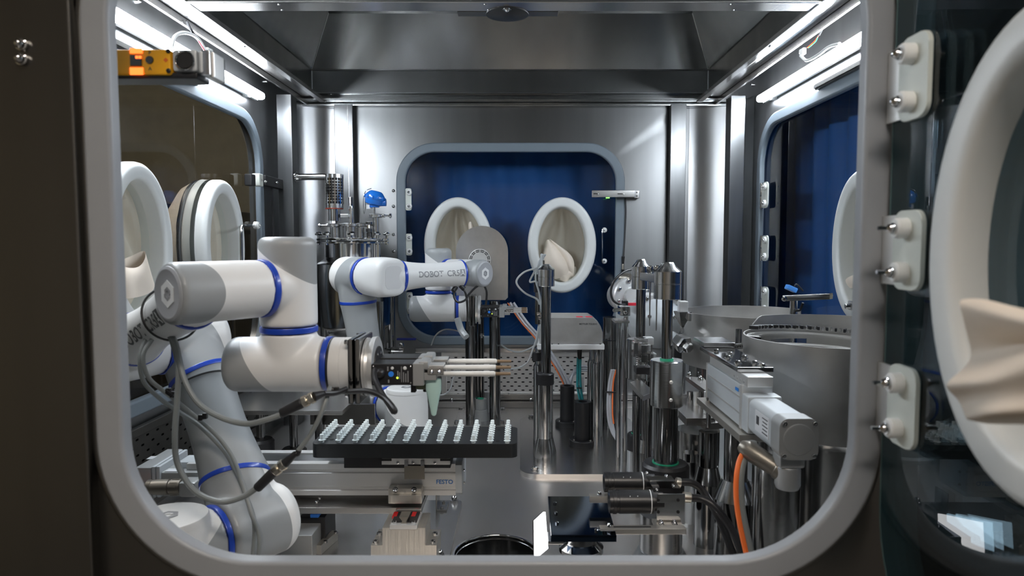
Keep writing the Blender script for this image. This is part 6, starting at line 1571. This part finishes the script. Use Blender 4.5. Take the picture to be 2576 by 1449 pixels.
# ------------------------------------------------------------------ linear slide with motor at the right
sx = vx(1779, 950, 1.43); 
sl = thing('linear_slide', 'grey linear slide with a cast motor pointing towards the window at right', 'linear slide', (sx+.03, 1.30, .3))
zt_, zb_ = Zat(914, 1.43), Zat(1004, 1.43)
SD0, SD1 = 1.20, 1.43
wS = .052
bm = NB(); bx(bm, sx, sx+wS, SD0+.012, SD1, zb_, zt_, bev=.002); part('slide_body', bm, GREYL, sl)
for zf in (.32, .70):
    zz = zb_+(zt_-zb_)*zf
    bm = NB(); bx(bm, sx-.0006, sx+.001, SD0+.014, SD1-.004, zz-.002, zz+.002); part('slot_line', bm, ALU_LT, sl)
bm = NB(); bx(bm, sx-.001, sx+wS+.001, SD1, SD1+.006, zb_-.001, zt_+.001, bev=.001); part('end_plate', bm, ALU_LT, sl)
bm = NB(); bx(bm, sx-.002, sx+wS+.002, SD0, SD0+.012, zb_-.002, zt_+.002, bev=.002); part('end_plate', bm, ALU_LT, sl)
bm = NB(); bxc(bm, (sx-.0008, SD0+.03, zt_-.012), (.0006, .018, .006)); part('blue_mark', bm, INKB, sl)
bm = NB(); bx(bm, sx+.002, sx+wS-.004, SD0-.018, SD1-.01, zt_+.001, zt_+.020, bev=.002); part('carriage', bm, ALU_LT, sl)
for i in range(4): bolt(sl, V((sx+.002, SD0+.0+.018*i, zt_+.008)), -AX, .0022, 'button', INKG)
bm = NB(); bx(bm, sx-.004, sx+wS+.01, SD0+.02, SD1+.05, zt_+.021, zt_+.030, bev=.001); part('carriage_plate', bm, CHROME, sl)
for i, (ox, oy) in enumerate(((.010, .06), (.042, .06), (.010, .12), (.042, .12), (.026, .16), (.010, .20), (.045, .03))):
    bolt(sl, V((sx+ox, SD0+oy, zt_+.030)), AZ, .0055, 'hex')
bm = NB(); bx(bm, sx-.002, sx+wS+.012, SD1+.02, SD1+.11, zt_+.031, zt_+.041, bev=.001); part('tool_plate', bm, SATIN, sl)
# motor
m0, m1 = 1.02, SD0
cx_ = sx+wS*.5+.002; cz_ = (zt_+zb_)/2 - .006
bm = NB(); bxc(bm, (cx_, (m1+1.165)/2, cz_), (.060, m1-1.165, .066), None, .004); part('motor_flange', bm, GREYL, sl)
bm = NB(); prism(bm, rrect(.056, .060, .012, 6), (cx_, 1.165, cz_), AX, AZ, -AY, 1.165-m0-.004, bev=.003); part('motor_body', bm, GREYL, sl)
bm = NB(); prism(bm, rrect(.060, .064, .014, 6), (cx_, m0+.035, cz_), AX, AZ, -AY, .035); part('motor_cover', bm, GREYP, sl)
bm = NB(); lathe(bm, (cx_, m0, cz_), -AY, [(0, .024), (.0012, .024), (.002, .022), (.002, 0)], 36); part('cover_disc', bm, GREYP, sl)
for u_ in (-.023, .023):
    for v_ in (-.025, .025): bolt(sl, V((cx_+u_, m0-.0005, cz_+v_)), -AY, .0035, 'cap')
bm = NB(); bxc(bm, (cx_-.0284, 1.10, cz_+.002), (.0008, .062, .034)); part('type_label', bm, LABELM, sl)
for i in range(5):
    bm = NB(); bxc(bm, (cx_-.0290, 1.085, cz_+.014-.006*i), (.0005, .024 - .004*(i % 2), .0016)); part('label_print', bm, INK, sl)
bm = NB(); bxc(bm, (cx_-.0290, 1.118, cz_+.004), (.0005, .012, .014)); part('label_print', bm, INK, sl)
# elbow connector
bm = NB(); bxc(bm, (cx_-.003, m0+.030, cz_-.040), (.040, .034, .020), None, .004); part('socket_base', bm, GREYP, sl)
bm = NB(); lathe(bm, (cx_-.004, m0+.030, cz_-.050), -AZ, [(0, .017), (.004, .019), (.030, .0195), (.036, .017), (.038, .010)], 32); part('connector_elbow', bm, GREYP, sl)
ce = V((cx_-.004, m0+.030, cz_-.066)); de = V((-.72, .55, .42)).normalized()
bm = NB(); lathe(bm, ce, de, [(0, .0165), (.018, .0165), (.020, .0145), (.046, .0150), (.048, .0155), (.070, .0155), (.080, .011), (.084, .008)], 28); part('connector', bm, GREYBR, sl)
ctip = ce + de*.080
cp = [ctip, W(1893, 1122, 1.10), W(1868, 1150, 1.085), W(1857, 1200, 1.07), W(1858, 1270, 1.06), W(1872, 1350, 1.05), W(1893, 1440, 1.04)]
bm = NB(); tube(bm, [p+V((.004, .004, 0)) for p in cp], .0075, 12); part('cable', bm, GREYC, sl)
bm = NB(); tube(bm, [p+V((-.0035, -.002, .001)) for p in cp[1:]], .0042, 10); part('orange_stripe', bm, ORANGE, sl)
# support plate, posts with cones
bm = NB(); bx(bm, sx-.014, sx+.070, SD0-.03, SD1+.03, zb_-.016, zb_-.003, bev=.001); part('support_plate', bm, ALU_MILL, sl)
def cpost(par, px, d, ytop, yc0, yc1, r1, r2, r3):
    k = vx(px+1, 1100, d)-vx(px, 1100, d); x = vx(px, (ytop+yc0)/2, d)
    bm = NB(); cyl(bm, (x, d, Zat(yc0, d)), (x, d, Zat(ytop, d)), r1*k, seg=32); part('post', bm, CHROME_DK, par)
    bm = NB(); lathe(bm, (x, d, Zat(yc1, d)), AZ, [(0, r2*k), (Zat(yc0, d)-Zat(yc1, d), r1*k*1.1)], 40); part('post_cone', bm, TURNED, par)
    bm = NB(); lathe(bm, (x, d, 0), AZ, [(0, r3*k), (Zat(yc1, d)-.001, r3*k)], 40); part('post_base', bm, CHROME_DK, par)
cpost(sl, 1851, 1.28, 1078, 1205, 1252, 29, 53, 50)
t = thing('bracket_stack', 'stacked steel plates and pillars on coned posts left of the linear slide', 'stand', (vx(1775, 1100, 1.44), 1.44, 0))
cpost(t, 1781, 1.44, 1085, 1172, 1212, 23, 35, 33)
boxp('plate', t, STEEL_PLATE, 1726, 1800, 1052, 1072, 1.46, 1.66, .001)
def qplate(name, par, pts, z1, th, mat):
    bm = NB(); prism(bm, [(D(px, py, z1).x, D(px, py, z1).y) for px, py in pts], (0, 0, z1-th), AX, AY, AZ, th, bev=.0008); return part(name, bm, mat, par)
zA = Zat(985, 1.5)
qplate('upper_plate', t, [(1724, 946), (1770, 950), (1800, 985), (1778, 985)], zA, .010, STEEL_PLATE)
zB = Zat(1060, 1.46)
qplate('lower_plate', t, [(1722, 1030), (1760, 1020), (1820, 1062), (1775, 1066)], zB, .014, STEEL_PLATE)
for px, d in ((1735, 1.62), (1752, 1.58), (1765, 1.55), (1778, 1.50), (1790, 1.47)):
    vcp('pillar', t, CHROME if px % 2 else ALU_LT, px, 985, 1040, d, 7.5)
for px, py in ((1734, 945), (1762, 955)): bolt(t, D(px, py, zA), AZ, .0065, 'dome')
vcp('rod', t, CHROME, 1783, 1000, 1075, 1.42, 6)
bm = NB(); x = vx(1755, 1100, 1.58); lathe(bm, (x, 1.58, 0), AZ, [(0, .045), (.05, .045), (Zat(1150, 1.58), .05), (Zat(1080, 1.58), .05)], 40); part('dark_drum', bm, STEEL_GLV, t)
vcp('knurled_knob', t, CHROME, 1737, 1138, 1158, 1.50, 20, seg=28)
t = thing('side_drum', 'tall dark steel drum standing by the window below the slide motor', 'drum', (vx(1955, 1300, 1.20), 1.20, 0))
vcp('drum', t, STEEL_GLV, 1950, 1165, 1440, 1.20, 58, z0=0, seg=48)

# ------------------------------------------------------------------ camera pair and light table
cd = 1.20
t = thing('camera_bracket', 'pair of black lens cameras on a polished bracket in the right foreground', 'camera', tuple(W(1680, 1340, cd)))
def lens(x0, x1, yc, r, d, ends):
    a = W(x0, yc, d); b = W(x1, yc, d); L = (b-a).length; k = vx(1601, yc, d)-vx(1600, yc, d); R = r*k
    bm = NB(); lathe(bm, a, AX, [(.004, R*.6), (.0, R*.86), (.0, R*.97), (.006, R*.97), (.0065, R*1.03), (.012, R*1.03), (.0125, R*.95), (.017, R*.95), (.0175, R), (L, R)], 40, cap=False); part('lens_barrel', bm, BLACK, t)
    bm = NB(); lathe(bm, a+AX*.0035, AX, [(0, 0), (0, R*.8)], 32, cap=False); part('front_glass', bm, principled('lens_glass', (.01, .012, .02), .05, coat=1), t)
    bm = NB(); lathe(bm, a+AX*(L-.006), AX, [(0, R*1.01), (.0015, R*1.01)], 40); part('white_ring', bm, WHITEI, t)
    bm = NB(); lathe(bm, a+AX*L, AX, [(0, R*.8), (.018, R*.8)], 32); part('camera_mount', bm, BLACK_M, t)
    for i, ff in enumerate((.45, .62)):
        bm = NB(); bxc(bm, a+AX*(L*ff)+V((0, -R*.72, R*.72)), (.0012, .0012, .005), (AX, V((0, .7, .7)), V((0, -.7, .7)))); part('scale_mark', bm, WHITEI, t)
lens(1519, 1622, 1213, 25, cd+.055, 0)
lens(1532, 1642, 1262, 29, cd, 0)
# bracket: sloped polished plates
x0, x1 = vx(1648, 1280, cd), vx(1718, 1280, cd)
bm = NB(); bx(bm, x0, x1, cd-.016, cd-.012, Zat(1320, cd-.016), Zat(1243, cd-.016), bev=.001); part('bracket_face', bm, CHROME, t)
for px, py in ((1656, 1258), (1706, 1258), (1656, 1288), (1706, 1288)): 
    bm = NB(); lathe(bm, W(px, py, cd-.0165), -AY, [(0, .0028), (.0004, .0028)], 14); part('screw_hole', bm, DARK, t)
bm = NB(); prism(bm, [(x_, y_) for x_, y_ in ((vx(1617, 1190, cd+.05), Zat(1184, cd+.05)), (vx(1680, 1190, cd+.05), Zat(1184, cd+.05)), (x1, Zat(1243, cd-.01)), (x0, Zat(1243, cd-.01)))], (0, cd+.02, 0), AX, AZ, AY, .003, bev=.0005); part('bracket_slope', bm, CHROME, t)
for px, py in ((1627, 1190), (1676, 1197), (1694, 1222), (1652, 1232)): bolt(t, W(px, py, cd+.019), -AY, .0035, 'dome')
for yy, dd in ((1213, cd+.05), (1250, cd)):
    bm = NB(); a = W(1700 if yy < 1230 else 1718, yy, dd); b = W(1712 if yy < 1230 else 1738, yy+2, dd); cyl(bm, a, b, .0095, seg=10, bev=.001); part('connector_nut', bm, NICKEL, t)
bm = NB(); tube(bm, [W(*q) for q in ((1710, 1213, cd+.05), (1740, 1215, cd+.05), (1765, 1232, cd+.05), (1790, 1270, cd+.04), (1815, 1320, cd+.03), (1855, 1420, cd+.0))], .0068, 12); part('cable', bm, RUBBER, t)
bm = NB(); tube(bm, [W(*q) for q in ((1736, 1252, cd), (1765, 1255, cd), (1795, 1272, cd-.01), (1830, 1315, cd-.02), (1856, 1365, cd-.03), (1875, 1440, cd-.04))], .0072, 12); part('cable', bm, RUBBER, t)
bm = NB(); bx(bm, vx(1650, 1322, cd-.03), vx(1722, 1322, cd-.03), cd-.035, cd+.01, Zat(1336, cd-.03), Zat(1327, cd-.03), bev=.001); part('bracket_foot', bm, ALU_MILL, t)
for px in (1664, 1698): bolt(t, W(px, 1322, cd-.02), AZ, .005, 'dome')
a = W(1510, 1338, cd-.045); b = W(1727, 1338, cd-.045)
bm = NB(); bx(bm, a.x, b.x, a.y, a.y+.018, Zat(1345, a.y), Zat(1331, a.y), bev=.001); part('slotted_arm', bm, ALU_MILL, t)
bm = NB(); bx(bm, vx(1545, 1331, a.y), vx(1640, 1331, a.y), a.y+.007, a.y+.011, Zat(1331, a.y)-.001, Zat(1331, a.y)+.0004); part('arm_slot', bm, BLACK, t)
bm = NB(); bx(bm, vx(1484, 1257, 1.235), vx(1540, 1257, 1.235), 1.235, 1.25, Zat(1266, 1.235), Zat(1249, 1.235), bev=.001); part('slotted_arm', bm, ALU_MILL, t)
for px, py, dd in ((1532, 1324, cd-.04), (1508, 1244, 1.24)): bolt(t, W(px, py, dd), AZ, .004, 'dome')
t = thing('light_table', 'dark blue-black polished square plate with a bright white light panel on its left', 'light table', tuple(W(1460, 1370, 1.17)))
tz = Zat(1346, 1.135); 
pts = [(1386, 1346), (1551, 1346), (1524, 1248), (1378, 1248)]
q = [D(px, py, tz) for px, py in pts]
yb0_, yb1_ = q[0].y, q[2].y
bm = NB(); prism(bm, [(p.x, p.y) for p in q], (0, 0, tz-.012), AX, AY, AZ, .012, bev=.0012); part('plate', bm, principled('mirror_plate', (.045, .065, .10), .07, 1), t)
for px, py in ((1396, 1267), (1398, 1292), (1401, 1317), (1500, 1336)): bolt(t, D(px, py, tz), AZ, .0032, 'cap')
lp = [(1349, 1318), (1349, 1405), (1379, 1380), (1372, 1288)]
Lx = q[0].x - .012
bm = NB(); vs = [W(1349, 1310, 1.125), W(1350, 1404, 1.115), W(1379, 1380, 1.20), W(1372, 1288, 1.215)]
nn = (vs[1]-vs[0]).cross(vs[3]-vs[0]).normalized()
if nn.dot(V((0, 0, CAMZ)) - vs[0]) < 0: nn = -nn
A_ = [bm.verts.new(v) for v in vs]; B_ = [bm.verts.new(v - nn*.004) for v in vs]
bm.faces.new(A_); bm.faces.new(list(reversed(B_)))
for i in range(4): bm.faces.new((A_[i], A_[(i+1) % 4], B_[(i+1) % 4], B_[i]))
part('light_panel', bm, PANELW, t)
bm = NB(); C_ = [v - nn*.0045 for v in vs]; E_ = [v - nn*.0062 for v in vs]
A_ = [bm.verts.new(v) for v in C_]; B_ = [bm.verts.new(v) for v in E_]; bm.faces.new(A_); bm.faces.new(list(reversed(B_)))
for i in range(4): bm.faces.new((A_[i], A_[(i+1) % 4], B_[(i+1) % 4], B_[i]))
part('panel_frame', bm, BLACK_M, t)
boxp('panel_bracket', t, SATIN, 1378, 1418, 1362, 1370, 1.14, 1.18, .001)
cx4 = vx(1462, 1375, 1.20)
bm = NB(); lathe(bm, (cx4, 1.20, 0), AZ, [(0, .034), (Zat(1400, 1.18)-.002, .034), (Zat(1400, 1.18), .036), (Zat(1385, 1.18), .036), (Zat(1372, 1.18), .028), (tz-.012, .026)], 40); part('column', bm, CHROME_DK, t)
bm = NB(); lathe(bm, (cx4, 1.20, Zat(1402, 1.18)), AZ, [(0, .034), (.004, .040), (.012, .040), (.020, .030)], 40); part('column_ring', bm, CHROME, t)
